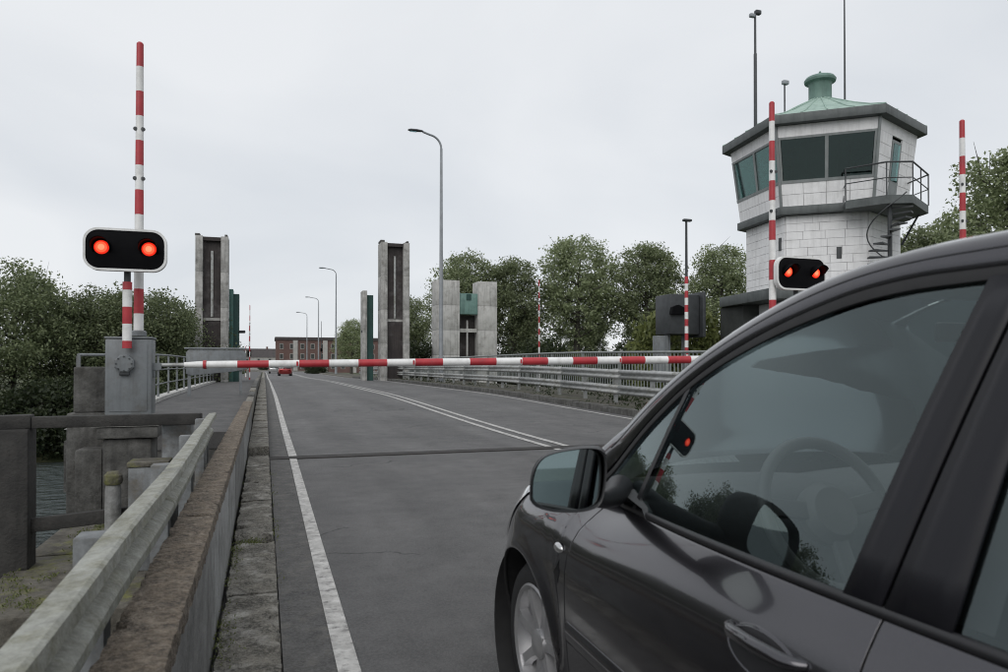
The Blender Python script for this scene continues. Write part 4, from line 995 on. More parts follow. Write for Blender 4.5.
# ------------------------------------------------------------------ trees
def make_tree_mesh(seed, H, R, crown0, clumps, per, leaf, open_=0.0, lean=0.0, tall=1.0):
    """returns (trunk MB, leaf verts, leaf faces); crown0 = height where foliage starts"""
    rg = np.random.default_rng(seed)
    tb = MB(); base = 0.028 * H
    top = np.array((lean, 0, H * 0.93))
    tp = [np.array((0, 0, -0.3))] + [np.array((lean * t * t + 0.15 * math.sin(3 * t + seed), 0.15 * math.cos(4 * t + seed), H * 0.93 * t)) for t in (0.12, 0.3, 0.5, 0.7, 0.88, 1.0)]
    tb.tube(tp, [base * 1.25, base, base * 0.82, base * 0.6, base * 0.38, base * 0.2, base * 0.06], 8)
    cc = np.array((lean * 0.6, 0, (crown0 + H) / 2)); hz = (H - crown0) / 2
    cents = []
    nl = 20
    for i in range(nl):
        t = 0.22 + 0.68 * i / nl; z = crown0 * 0.75 + (H - crown0 * 0.75) * t * 0.9
        a = i * 2.4 + rg.uniform(-.4, .4)
        f = math.sqrt(max(0.05, 1 - ((z + 0.12 * H - cc[2]) / (hz * 1.02)) ** 2)) if abs(z + 0.12 * H - cc[2]) < hz else 0.25
        r = R * f * rg.uniform(0.65, 0.95)
        k = min(len(tp) - 2, int(z / (H * 0.93) * 6)); p0 = np.array((np.interp(z, [q[2] for q in tp], [q[0] for q in tp]), 0, z))
        p1 = p0 + np.array((math.cos(a) * r, math.sin(a) * r, rg.uniform(0.08, 0.2) * H * tall))
        pm = (p0 + p1) / 2 + np.array((0, 0, -0.03 * H)) + rg.normal(0, 0.12, 3)
        b = base * (0.42 - 0.25 * t)
        tb.tube([p0, pm, p1], [b, b * 0.65, b * 0.15], 5, cap=False)
        cents.append(p1); cents.append((pm + p1) / 2)
        for q in range(3):
            e = pm + (p1 - pm) * rg.uniform(0.2, 0.9); e2 = e + rg.normal(0, 1, 3) * R * 0.2 + np.array((0, 0, 0.05 * H))
            tb.tube([e, (e + e2) / 2 + rg.normal(0, .05, 3), e2], [b * 0.4, b * 0.28, b * 0.08], 4, cap=False); cents.append(e2)
    cents = np.array(cents)
    # clumps: around limb tips plus shell of the crown
    n1 = int(clumps * 0.55)
    c1 = cents[rg.integers(0, len(cents), n1)] + rg.normal(0, 1, (n1, 3)) * R * 0.14
    d = rg.normal(0, 1, (clumps - n1, 3)); d /= np.linalg.norm(d, axis=1)[:, None]
    rr = rg.uniform(0.45, 1.0, (clumps - n1, 1)) ** 0.5
    lob = 0.97 + 0.2 * np.sin(d[:, :1] * 5 + seed) * np.cos(d[:, 2:3] * 6 + seed * 2) + 0.10 * np.sin(d[:, 1:2] * 9 + seed)
    c2 = cc + d * rr * lob * np.array((R, R, hz))
    taper = np.clip(1.15 - 0.45 * ((c2[:, 2] - crown0) / (H - crown0)), 0.5, 1.1)
    c2[:, 0] = cc[0] + (c2[:, 0] - cc[0]) * taper; c2[:, 1] *= taper
    q_ = (c1 - cc) / np.array((R * 0.97, R * 0.97, hz * 0.97)); q_n = np.linalg.norm(q_, axis=1)[:, None]
    c1 = cc + (c1 - cc) / np.maximum(1, q_n) ** 0.75
    C = np.vstack([c1, c2])
    if open_:
        keep = np.sin(C[:, 0] * 1.5 + seed) * np.sin(C[:, 1] * 1.3) * np.sin(C[:, 2] * 1.4 + seed) < 1 - open_
        C = C[keep]
    n = len(C) * per
    P = np.repeat(C, per, axis=0) + np.clip(rg.normal(0, 1, (n, 3)), -1.7, 1.7) * np.repeat(rg.uniform(0.18, 0.5, (len(C), 1)), per, axis=0) * np.array((1, 1, 0.8)) * (R / 3.6)
    u = rg.normal(0, 1, (n, 3)); u /= np.linalg.norm(u, axis=1)[:, None]
    w = rg.normal(0, 1, (n, 3)); w -= (w * u).sum(1)[:, None] * u; w /= np.linalg.norm(w, axis=1)[:, None]
    s = leaf * rg.uniform(0.55, 1.3, (n, 1))
    V = np.stack([P - u * s, P + w * s * 0.55, P + u * s, P - w * s * 0.55], 1).reshape(-1, 3)
    return tb, V
def leaf_object(name, V, m, parent):
    n = len(V) // 4
    me = bpy.data.meshes.new(name)
    me.vertices.add(4 * n); me.vertices.foreach_set('co', V.astype(np.float32).ravel())
    me.loops.add(4 * n); me.loops.foreach_set('vertex_index', np.arange(4 * n, dtype=np.int32))
    me.polygons.add(n); me.polygons.foreach_set('loop_start', np.arange(0, 4 * n, 4, dtype=np.int32))
    me.update(calc_edges=True); me.validate()
    me.materials.append(m)
    o = bpy.data.objects.new(name, me); COL.objects.link(o); o.parent = parent
    return o
PROTO = {}
def tree(kind, x, y, z, s, rz, label, group, sz=None, cat='tree'):
    specs = {  # seed, H, R, crown0, clumps, per, leaf, open, material
        'row1': (11, 13, 3.7, 3.2, 560, 46, 0.12, 0.28, leaf_a), 'row2': (23, 13, 3.3, 3.0, 520, 46, 0.12, 0.34, leaf_a),
        'row3': (37, 13, 3.9, 2.6, 560, 46, 0.12, 0.38, leaf_a),
        'bank1': (5, 11, 4.8, 1.0, 640, 70, 0.115, 0.3, leaf_b), 'bank2': (51, 10, 4.4, 0.8, 600, 70, 0.115, 0.34, leaf_b),
        'bush': (71, 4.2, 2.7, 0.1, 300, 40, 0.12, 0.0, leaf_d), 'shrub': (83, 3.6, 2.2, 0.1, 240, 40, 0.11, 0.05, leaf_c)}
    if kind not in PROTO:
        sd, H, R, c0, cl, per, lf, op, m = specs[kind]
        tb, V = make_tree_mesh(sd, H, R, c0, cl, per, lf, op)
        t = empty('tree' if 'b' != kind[0] or kind.startswith('bank') else 'bush')
        if kind in ('bush', 'shrub'): t.name = 'bush'
        tb.build('trunk', bark, t, smooth=60); leaf_object('crown', V, m, t)
        PROTO[kind] = t; r = t
    else:
        r = copy_tree(PROTO[kind])
    r.location = (x, y, z); r.rotation_euler = (0, 0, rz); r.scale = (s, s, sz or s)
    tag(r, label, cat, group)
    return r
for x, y, s, k, lb in ((29.9, 66, 1.14, 'row1', 'tallest broad leafy tree of the row, beside the thin striped arm'), (23.6, 68, 1.0, 'row2', 'leafy tree of the row just beyond the short pale tower'),
                   (19.0, 69.5, 1.02, 'row3', 'leafy tree of the row rising behind the short pale tower'), (36.3, 64, 1.12, 'row2', 'leafy tree of the row behind the dark sign box'),
                   (43.4, 61.4, 1.07, 'row3', 'leafy tree of the row between sign box and white tower')):
    tree(k, x, y, -1.0, s, x * 1.7, lb, 'trees in the row behind the railing')
for x, y, s, k in ((14.6, 76, 0.72, 'row1'), (26.5, 73, 0.62, 'row3'), (33.0, 71, 0.66, 'row1'), (40.0, 68, 0.66, 'row1'), (50, 60, 0.8, 'row2')):
    tree(k, x, y, -1.0, s, x * 1.7, 'smaller tree filling the gaps behind the tree row', 'smaller trees behind the row')
tree('row2', 39.5, 34.3, -0.9, 0.84, 0.4, 'leafy tree standing behind the white tower stair side', None)
tree('row1', 35.6, 26.2, -0.9, 0.97, 2.0, 'large leafy tree beyond the lone upright striped arm', None)
tree('row3', 42.5, 29, -0.9, 0.84, 4.0, 'leafy tree behind the large one beyond the lone striped arm', None)
tree('row3', 12.9, 112.7, -0.9, 0.70, 1.0, 'small dark tree between the brick building and the tower', None)
tree('row2', 21, 118, -0.9, 0.75, 2.0, 'small tree hidden partly by the tall tower behind the guardrail', None)
for x, y, s, k, r, lb in ((-13.2, 46.5, 0.80, 'bank1', 0.3, 'dense bank tree across the water, beyond the timber rail'), (-7.0, 47.5, 0.80, 'bank2', 1.2, 'dense bank tree across the water, behind the twin red lights'),
                      (-4.6, 53, 0.66, 'bank1', 5.0, 'bank tree reaching in front of the tower beside the bike path'), (-9.8, 49.5, 0.70, 'bank1', 3.3, 'bank tree filling the dip between the two dense ones'),
                      (-17.0, 45.5, 0.75, 'bank2', 2.2, 'outermost visible bank tree across the water')):
    tree(k, x, y, -2.4, s, r, lb, 'trees on the river bank')
for x, y, s, k, r in ((-23, 46, 1.00, 'bank1', 4.4), (-28.5, 45.5, 1.12, 'bank2', 5.5), (-36, 46, 1.12, 'bank1', 0.9), (-44, 46, 1.16, 'bank2', 1.9), (-53, 45, 1.20, 'bank1', 2.9), (-62, 46, 1.20, 'bank2', 0.2), (-73, 44, 1.20, 'bank1', 3.6)):  # unseen trees, added and sized for the reflection in the car glass
    tree(k, x, y, -2.4, s, r, 'bank tree added out of view, mirrored in the car windows', 'added bank trees out of view')
BS = 'low dark bush at the water edge of the river bank'
for i, x in enumerate((-5.6, -8.0, -10.6, -13.2, -16.2, -19.4, -23, -27, -32, -38, -45, -53)):
    tree('bush', x, 42.3 + 0.6 * math.sin(i * 2.1), -3.7, 0.9 + 0.12 * math.sin(i * 1.3), i * 1.1, BS, 'bushes at the water edge', cat='bush')
SB = 'low bush under the tree row behind the railing'
for i, x in enumerate((13, 16.5, 20, 23.5, 27, 30.5, 34, 37.5, 41, 44.5, 48)):
    tree('shrub' if i % 3 == 1 else 'bush', x, 61.5 + 1.2 * math.sin(i * 1.7), -1.0, 1.0 + 0.15 * math.sin(i * 2.3), i * 0.9, SB, 'bushes under the tree row', cat='bush')
tree('shrub', 15.8, 25.3, -0.9, 0.85, 0.3, 'yellowish bush between the sign box and the white tower', None, cat='bush', sz=1.25)
for x, y in ((-18, 150), (-13, 175), (-20, 200), (-11, 215), (0, 285), (8, 120)):
    tree('bank2' if x < 0 else 'bush', x, y, -0.9, 0.7, x, 'far tree beside the road bend', 'far trees at the road bend')
# weeds along kerb and verge
def weeds(name, spots, m, label, per=60, size=0.02, spread=0.06, h=0.05):
    rg = np.random.default_rng(5); P = []
    for (x, y, z, k) in spots:
        n = int(per * k)
        q = rg.normal(0, 1, (n, 3)) * np.array((spread * 0.5, spread, 0)) ; q[:, 2] = np.abs(rg.normal(0, h * k, n)); P.append(q + (x, y, z))
    P = np.vstack(P); n = len(P)
    u = rg.normal(0, 1, (n, 3)); u[:, 2] = np.abs(u[:, 2]) + 0.5; u /= np.linalg.norm(u, axis=1)[:, None]
    w = rg.normal(0, 1, (n, 3)); w -= (w * u).sum(1)[:, None] * u; w /= np.linalg.norm(w, axis=1)[:, None]
    s = size * rg.uniform(0.5, 1.4, (n, 1))
    V = np.stack([P - u * s, P + w * s * 0.4, P + u * s, P - w * s * 0.4], 1).reshape(-1, 3)
    o = leaf_object(name, V, m, None); tag(o, label, 'weeds', kind='stuff'); return o
rg = random.Random(9)
weeds('kerb_weeds', [(-0.185 + rg.uniform(0, 0.02), rg.uniform(2.0, 10.0), 0.035, rg.uniform(0.2, 1.0)) for _ in range(46)] + [(0.078, rg.uniform(2.2, 9.5), 0.01, rg.uniform(0.1, 0.4)) for _ in range(24)] + [(-0.1 + rg.uniform(-.07, .07), 5.3, 0.03, 0.8) for _ in range(8)], leaf_c, 'small green weeds and moss in the kerb joints', size=0.007, spread=0.06, h=0.011)
weeds('verge_weeds', [(8.7 + rg.uniform(0, 2.2), rg.uniform(9, 60), 0.15, rg.uniform(0.5, 1.5)) for _ in range(260)], leaf_d, 'scrubby weeds growing along the guardrail verge', per=40, size=0.06, spread=0.3, h=0.10)
weeds('platform_moss', [(-2.2 + rg.uniform(0, 0.9), rg.uniform(6.5, 11), -0.64, rg.uniform(0.3, 1)) for _ in range(70)], leaf_c, 'moss tufts on the pier platform', per=40, size=0.014, spread=0.08, h=0.012)
#CAR#
# ------------------------------------------------------------------ the car (five-door hatchback)
YA = 2.33          # front axle station used for the outline numbers below
YR = -0.21         # rear axle station
PLAN = cr_spline([(0, -0.97), (.3, -.965), (.55, -.93), (.70, -.86), (.78, -.72), (.825, -.5), (.86, -.1), (.872, .4), (.875, 1.0), (.868, 1.5),
                  (.858, 1.95), (.850, 2.33), (.832, 2.52), (.785, 2.68), (.70, 2.82), (.56, 2.93), (.35, 3.01), (.15, 3.045), (0, 3.05)], 260)
CREST_Y = [-1.0, -.9, -.5, 0, .5, 1.85, 1.95, 2.1, 2.25, 2.40, 2.5, 2.57, 2.63, 2.69, 2.76, 2.82, 2.93, 3.06]
CREST_Z = [.95, .94, .915, .89, .878, .860, .868, .875, .868, .845, .815, .780, .745, .715, .69, .675, .655, .64]
def smooth_interp(x, xs_, ys_):
    # averaged linear interpolation = soft corners
    return float(np.mean([np.interp(x + d, xs_, ys_) for d in (-.05, -.025, 0, .025, .05)]))
def crest(Y): return smooth_interp(Y, CREST_Y, CREST_Z)
def wplan(Y):
    h = PLAN[(PLAN[:, 1] > -0.9) & (PLAN[:, 1] < 2.95)]
    return float(np.interp(Y, h[:, 1], h[:, 0]))
def tap(Y): return 0.085 * max(0, min(Y, 1.95) - 0.9) ** 2
def crest_inset(Y):
    k = sstep(2.25, 2.6, Y)
    return (wplan(Y) - (0.80 - tap(Y))) * (1 - k) + 0.07 * k if Y > -0.4 else 0.075
def inset(z, c, Y):
    d = c - z
    a = float(np.interp(d, [-.02, 0, .015, .03, .06, .09, .12, .16, .21], [.09, .075, .064, .054, .036, .021, .011, .004, 0])) / 0.075 * crest_inset(Y)
    b = float(np.interp(z, [.12, .2, .3, .42, .55], [.07, .045, .022, .006, 0]))
    return a + b
ARCH_R = 0.335; ARCH_Z = 0.285; SILL = 0.19
def zlow(Y):
    for ya in (YA, YR):
        if abs(Y - ya) < ARCH_R: return max(SILL, ARCH_Z + math.sqrt(ARCH_R ** 2 - (Y - ya) ** 2))
    return SILL
def flare(Y, z):
    f = 0.0
    for ya in (YA, YR):
        r = math.hypot(Y - ya, z - ARCH_Z); f = max(f, 0.014 * math.exp(-((r - ARCH_R) / 0.035) ** 2))
    return f
def side(Y, z, sx, off=0.0):
    return (sx * (wplan(Y) - inset(z, crest(Y), Y) + flare(Y, z) + off), Y - YA, z)
def curve_rows(f, A_, B_, s_list, t_list): return [[f(s_, t_) for s_ in s_list] for t_ in t_list]
TL = [0, .02, .06, .12, .2, .3, .4, .5, .6, .68, .75, .81, .86, .9, .935, .965, .985, 1.0]
def side_panel(ya_f, yb_f, sx, s_list, off=0.0, zl=zlow):
    rows = []
    for t in TL:
        row = []
        for s_ in s_list:
            zn = SILL + (0.875 - SILL) * t
            Y = ya_f(zn) * (1 - s_) + yb_f(zn) * s_
            z = zl(Y) + (crest(Y) - zl(Y)) * t
            row.append(side(Y, z, sx, off))
        rows.append(row)
    return MB().grid(rows)
# greenhouse
def wg(z): return 0.80 - 0.36 * (z - 0.875) + 0.010 * math.sin(PI * min(1, max(0, (z - 0.875) / 0.59)))
RAIL = cr_spline([(2.26, .865), (2.18, .928), (2.078, .999), (1.87, 1.136), (1.719, 1.222), (1.593, 1.287), (1.413, 1.362), (1.262, 1.413), (1.132, 1.443), (1.017, 1.458), (.918, 1.463), (.818, 1.464),
                  (.5, 1.462), (.1, 1.450), (-.3, 1.415), (-.55, 1.36), (-.72, 1.26), (-.84, 1.10), (-.90, .93)], 90)
GT = cr_spline([(2.05, .855), (2.01, .897), (1.963, .935), (1.812, 1.063), (1.69, 1.150), (1.592, 1.209), (1.477, 1.264), (1.342, 1.315), (1.226, 1.350), (1.10, 1.380), (.988, 1.394), (.872, 1.397),
                (.5, 1.392), (.1, 1.372), (-.2, 1.335), (-.38, 1.27), (-.46, 1.15), (-.48, 1.0), (-.47, .88)], 90)
GTF = GT[GT[:, 0] > -0.3]
def gtop(Y): return float(np.interp(-Y, -GTF[:, 0], GTF[:, 1]))
def gs(Y, z, sx, off=0.0): return (sx * (wg(z) - tap(Y) + off), Y - YA, z)
def belt(Y): return float(np.interp(Y, [0.5, 1.2, 1.6, 2.0], [0.878, 0.870, 0.862, 0.854]))
def gpane(b0, b1, t0, t1, sx, off, z0=0.882, n=16, m_=8, ztop=gtop):
    rows = []
    for t in np.linspace(0, 1, m_):
        row = []
        for s_ in np.linspace(0, 1, n):
            yb, yt = b0 + (b1 - b0) * s_, t0 + (t1 - t0) * s_
            zt = ztop(yt); Y = yb + (yt - yb) * t; zb_ = belt(yb) + 0.006; z = zb_ + (zt - zb_) * t
            row.append(gs(Y, z, sx, off))
        rows.append(row)
    return MB().grid(rows)

def make_car(label, group=None):
    t = empty('car'); tag(t, label, 'car', group)
    P = paint_grey
    # ---- front bumper / nose and rear bumper round the plan curve
    for front in (True, False):
        pts = [p for p in PLAN if (p[1] > 2.672 if front else p[1] < -0.552)]
        if not front: pts = pts[::-1]
        ring = [(-p[0], p[1]) for p in pts] + [(p[0], p[1]) for p in reversed(pts[:-1])]
        rows = []
        for tt in TL:
            row = []
            for i, (x, Y) in enumerate(ring):
                a = ring[max(0, i - 1)]; b = ring[min(len(ring) - 1, i + 1)]
                nx, ny = (b[1] - a[1]), -(b[0] - a[0]); l = math.hypot(nx, ny); nx /= l; ny /= l
                if nx * x + ny * (Y - 1.0) < 0: nx, ny = -nx, -ny
                c = crest(Y); z = 0.20 + (c - 0.20) * tt; q = inset(z, c, Y)
                row.append((x - nx * q, Y - ny * q - YA, z))
            rows.append(row)
        o = MB().grid(rows).build('front_bumper' if front else 'tailgate', P, t, smooth=50)
        if front:
            # grille slots and number plate recess
            MB().box(-0.42, 0.42, 3.02 - YA, 3.065 - YA, 0.27, 0.42).build('grille', plastic, o, bevel=0.02)
    # ---- side panels
    yb_gap = lambda z: 0.852 + 0.0 * z
    yf_gap = lambda z: float(np.interp(z, [.2, .62, .70, .78, .83, .9], [1.935, 1.94, 1.935, 1.92, 1.905, 1.89]))
    arc = [0.02 + 0.0 * q for q in ()]
    for sx in (-1, 1):
        g = 0.002
        # front door, rear door
        sl = [0, 0.0025] + list(np.linspace(0.02, 0.98, 38)) + [0.9975, 1]
        d1 = side_panel(lambda z: yb_gap(z) + g, lambda z: yf_gap(z) - g, sx, sl).build('front_door', P, t, smooth=60, solid=0.004, rim=rubber)
        d2 = side_panel(lambda z: 0.145 + 0.10 * max(0, z - .6), lambda z: yb_gap(z) - g, sx, sl).build('rear_door', P, t, smooth=60, solid=0.004, rim=rubber)
        # fender with wheel arch
        Ys = list(np.linspace(0, 1, 6)); a0 = YA - ARCH_R + 1e-4; a1 = YA + ARCH_R - 1e-4
        def fender(ya_f, yend, ax):
            rows = []
            a0, a1 = ax - ARCH_R + 1e-4, ax + ARCH_R - 1e-4
            for tt in TL:
                zn = SILL + (0.875 - SILL) * tt
                ya = ya_f(zn)
                if ax == YA: yl = [ya, ya + 0.003] + list(np.linspace(ya + 0.01, a0, 5)) + [ax - ARCH_R * math.cos(q) for q in np.linspace(0.02, PI - 0.02, 40)] + [yend]
                else: yl = [yend] + [ax - ARCH_R * math.cos(q) for q in np.linspace(0.02, PI - 0.02, 40)] + list(np.linspace(a1, ya - 0.008, 4)) + [ya - 0.003, ya]
                row = []
                for Y in yl:
                    z = zlow(Y) + (crest(Y) - zlow(Y)) * tt; row.append(side(Y, z, sx))
                rows.append(row)
            return MB().grid(rows)
        f1 = fender(lambda z: yf_gap(z) + g, 2.671, YA).build('front_fender', P, t, smooth=60, solid=0.012, rim=rubber)
        fender(lambda z: 0.139 + 0.10 * max(0, z - .6), -0.551, YR).build('rear_quarter', P, t, smooth=60, solid=0.012, rim=rubber)
        # dark shell behind the gaps
        sh = MB(); sh.grid([[side(Y, z, sx, -0.012) for Y in np.linspace(0.13, 1.944, 60)] for z in np.linspace(0.2, 0.86, 14)])
        sh.build('inner_shell', plastic, t)
        # wheel houses
        for ya in (YA, YR):
            MB().lathe([(ARCH_R + 0.004, sx * 0.84), (ARCH_R + 0.004, sx * 0.55), (0.05, sx * 0.548)], (0, ya - YA, ARCH_Z), 40, 'x', cap=False).build('wheel_house', rubber, t)
        # protective moulding on the doors
        for (y0, y1, dd) in ((0.862, 1.925, d1), (0.19, 0.842, d2)):
            rows = []
            for zz_, off in ((0.455, 0.0), (0.46, 0.005), (0.485, 0.007), (0.51, 0.005), (0.517, 0.0)):
                rows.append([side(Y, zz_ + 0.012 * (Y - 1.0) * -0.5, sx, off) for Y in np.linspace(y0, y1, 24)])
            MB().grid(rows).build('moulding', P, dd, smooth=50)
        # door handles: flat disc with the recess shade in its colour, ring, bar
        for (yc, dd) in ((1.055, d1), (0.33, d2)):
            def hp(a, ry, rz_, off): return side(yc + ry * math.cos(a), 0.742 + rz_ * math.sin(a) + 0.05 * ry * math.cos(a), sx, off)
            an = np.linspace(0, 2 * PI, 29)[:-1]
            mb = MB(); mb.grid([[hp(a, r * 0.095, r * 0.038, 0.0015) for a in an] for r in (0.02, 0.5, 1.0)], closed=True); mb.build('handle_dark_disc', plastic, dd)
            mb = MB(); mb.grid([[hp(a, 0.095 + e, 0.038 + e, o_) for a in an] for e, o_ in ((-0.002, 0.0), (0.0, 0.003), (0.003, 0.003), (0.006, 0.0))], closed=True); mb.build('handle_bezel', P, dd, smooth=60)
            pts = [side(yc + q, 0.764, sx, o_) for q, o_ in ((-0.10, -0.004), (-0.092, 0.008), (-0.07, 0.018), (0.0, 0.022), (0.07, 0.018), (0.092, 0.008), (0.10, -0.004))]
            mb = MB(); mb.tube(pts, [0.009, 0.011, 0.0125, 0.0135, 0.0125, 0.011, 0.009], 12); mb.build('door_handle', P, dd, smooth=60)
        # side repeater
        c0 = side(2.0, 0.705, sx, 0.0)
        mb = MB(); mb.grid([[(c0[0] + sx * 0.012 * math.cos(q), c0[1] + 0.030 * math.sin(q) * math.cos(a), c0[2] + 0.016 * math.sin(q) * math.sin(a)) for a in np.linspace(0, 2 * PI, 20, endpoint=False)] for q in np.linspace(0.01, PI / 2, 7)], closed=True)
        mb.build('side_repeater', paint_white, f1, smooth=60)
        # headlight wrapping the corner
        rows = []
        for tt in np.linspace(0, 1, 8):
            row = []
            for Y in np.linspace(2.40, 2.80, 20):
                c = crest(Y); lo = c - 0.02 - 0.12 * sstep(2.38, 2.62, Y); hi = c - 0.006
                row.append(side(Y, lo + (hi - lo) * tt, sx, 0.006))
            rows.append(row)
        MB().grid(rows).build('headlight', headlamp_m, t, smooth=60)
        rows = [[side(Y, z, sx, 0.004) for Y in np.linspace(-0.86, -0.6, 10)] for z in np.linspace(0.62, 0.9, 8)]
        MB().grid(rows).build('tail_light', tail_red, t, smooth=60)
        # ---- greenhouse side
        rows = []
        for i in range(len(RAIL)):
            r_ = RAIL[i]; g_ = GT[i]; nrm = r_ - g_
            def mp(f, off): q = g_ + nrm * f; return gs(q[0], q[1], sx, off)
            wr = wg(r_[1]) - tap(r_[0])
            rows.append([mp(0.10, -0.012), mp(0.12, 0.004), mp(0.30, 0.010), mp(0.55, 0.013), mp(0.78, 0.009), mp(0.92, 0.002), mp(1.0, -0.012),
                         (sx * (wr - 0.035), r_[0] - YA + 0.004, r_[1] + 0.006), (sx * (wr - 0.06), r_[0] - YA + 0.0, r_[1] + 0.004)])
        MB().grid(rows).build('roof_pillar', P, t, smooth=60)
        # door frame shut line: a slim dark groove along the pillar
        rows = []
        for i in range(6, 78):
            r_ = RAIL[i]; g_ = GT[i]; n_ = r_ - g_
            rows.append([gs(*(g_ + n_ * f), sx, 0.0142) for f in (0.545, 0.575)])
        MB().grid(rows).build('shut_line', plastic, t)
        # black seal round the glass
        rows = []
        for i in range(len(GT)):
            r_ = RAIL[i]; g_ = GT[i]; n_ = (r_ - g_) / np.linalg.norm(r_ - g_)
            rows.append([gs(*(g_ - n_ * 0.016), sx, -0.004), gs(*(g_ - n_ * 0.014), sx, 0.003), gs(*(g_ + n_ * 0.004), sx, 0.006), gs(*(g_ + n_ * 0.012), sx, 0.0)])
        MB().grid(rows).build('window_seal', rubber, t, smooth=60)
        # belt trim
        rows = []
        for z, off in ((0.871, 0.002), (0.874, 0.007), (0.882, 0.008), (0.888, 0.004), (0.889, -0.005)):
            rows.append([(sx * (wg(0.88) - tap(Y) + off), Y - YA, z - 0.878 + belt(Y)) for Y in np.linspace(-0.45, 1.99, 40)])
        MB().grid(rows).build('belt_trim', plastic, t, smooth=60)
        gpane(0.932, 1.719, 0.815, 1.592, sx, -0.006).build('door_glass', car_glass, d1, smooth=60)
        gpane(1.739, 1.985, 1.61, 1.97, sx, -0.006, n=10).build('quarter_glass', car_glass, d1, smooth=60)
        gpane(1.717, 1.741, 1.590, 1.612, sx, 0.002, n=3).build('glass_divider', plastic, d1, smooth=60)
        gpane(0.06, 0.745, -0.02, 0.70, sx, -0.006).build('rear_door_glass', car_glass, d2, smooth=60)
        gpane(0.861, 0.936, 0.755, 0.818, sx, 0.004, n=4).build('pillar_cover', piano, d1, smooth=60, solid=0.006)
        gpane(0.742, 0.853, 0.690, 0.747, sx, 0.004, n=4).build('pillar_cover', piano, d2, smooth=60, solid=0.006)
        gpane(0.03, 0.063, -0.05, -0.017, sx, 0.004, n=3).build('rear_divider', plastic, d2, smooth=60)
        gpane(-0.40, 0.03, -0.29, -0.05, sx, -0.006, n=8).build('rear_quarter_glass', car_glass, t, smooth=60)
        gpane(0.72, 0.96, 0.68, 0.85, sx, -0.05, n=4).build('pillar_inner', interior, t)
        # ---- wheel
        for ya in (YA, YR):
            xw = sx * 0.70
            wl = empty('wheel', (xw, ya - YA, 0.29)); wl.parent = t
            MB().lathe([(0.19, -0.09 * sx), (0.26, -0.095 * sx), (0.285, -0.07 * sx), (0.29, -0.03 * sx), (0.29, 0.03 * sx), (0.284, 0.075 * sx), (0.262, 0.10 * sx), (0.22, 0.105 * sx), (0.195, 0.098 * sx)], n=48, axis='x', cap=False).build('tyre', rubber, wl, smooth=50)
            rim = MB().lathe([(0.197, 0.097 * sx), (0.204, 0.104 * sx), (0.196, 0.108 * sx), (0.186, 0.10 * sx), (0.176, 0.02 * sx), (0.15, -0.02 * sx), (0.0, -0.02 * sx)], n=48, axis='x', cap=False).build('rim', alloy, wl, smooth=40)
            MB().lathe([(0.17, -0.018 * sx), (0.10, -0.012 * sx), (0.0, -0.012 * sx)], n=32, axis='x').build('brake_disc', dark_metal, rim)
            for k in range(7):
                a = 2 * PI * k / 7 + 0.25
                ca, sa = math.cos(a), math.sin(a)
                mb = MB()
                prof = [(0.03, 0.03, 0.082), (0.09, 0.02, 0.088), (0.15, 0.019, 0.095), (0.19, 0.026, 0.094)]
                rows = []
                for r0, w0, h0 in prof:
                    row = []
                    for q, hh in ((-w0, -0.03), (-w0 * 0.8, 0.0), (w0 * 0.8, 0.0), (w0, -0.03)):
                        row.append((sx * (h0 + hh), r0 * ca - q * sa, r0 * sa + q * ca))
                    rows.append(row)
                mb.grid(rows).build('spoke', alloy, rim, smooth=30)
            MB().lathe([(0.052, 0.06 * sx), (0.05, 0.092 * sx), (0.035, 0.100 * sx), (0.0, 0.101 * sx)], n=20, axis='x').build('hub_cap', alloy, rim)
        # ---- mirror
        outl = [(.561, .952), (.5615, .985), (.570, 1.02), (.587, 1.043), (.615, 1.055), (.66, 1.062), (.70, 1.064), (.728, 1.060), (.743, 1.045), (.746, 1.01), (.742, .97), (.734, .94), (.718, .925), (.68, .918), (.63, .920), (.595, .927), (.572, .937)]
        oc = cr_spline(outl + [outl[0]], 49)[:-1]
        ctr = oc.mean(0); xx = lambda X: sx * (1.69 - X)
        rows = []
        for (f, dy) in ((0.93, 0.012), (0.955, -0.004), (0.985, -0.006), (1.0, 0.004), (1.0, 0.03), (0.97, 0.06), (0.88, 0.09), (0.7, 0.115), (0.4, 0.13), (0.02, 0.135)):
            rows.append([(xx(ctr[0] + (p[0] - ctr[0]) * f + max(0, dy) * 0.55), 1.5 - YA + dy + (ctr[0] - p[0]) * 0.05, ctr[1] + (p[1] - ctr[1]) * f) for p in oc])
        mh = MB().grid(rows, closed=True).build('side_mirror', plastic, t, smooth=60)
        k0 = [(xx(ctr[0] + (p[0] - ctr[0]) * 0.94), 1.5 - YA + 0.014 + (ctr[0] - p[0]) * 0.05 + (p[1] - ctr[1]) * 0.07, ctr[1] + (p[1] - ctr[1]) * 0.94) for p in oc]
        mb = MB(); mb.v = k0; mb.f = [tuple(range(len(k0)))]; mb.build('mirror_glass', mirror_m, mh, smooth=0)
        mb = MB(); mb.tube([(xx(0.72), 1.56 - YA, 0.94), (xx(0.80), 1.62 - YA, 0.918), (xx(0.88), 1.72 - YA, 0.905), (xx(0.95), 1.82 - YA, 0.905)], [0.02, 0.022, 0.028, 0.04], 14); mb.build('mirror_foot', plastic, mh, smooth=60)
    # ---- roof, windscreen, bonnet, hatch glass
    ih = int(np.argmin(np.abs(RAIL[:, 0] - 1.20))); ir = int(np.argmin(np.abs(RAIL[:, 0] + 0.52)))
    S = np.linspace(-1, 1, 17)
    def span(i, by, bz, ins=0.058, dz=0.004):
        w = wg(RAIL[i][1]) - tap(RAIL[i][0]) - ins
        return [(w * s_, RAIL[i][0] - YA + by * (1 - s_ * s_), RAIL[i][1] + dz + bz * (1 - s_ * s_)) for s_ in S]
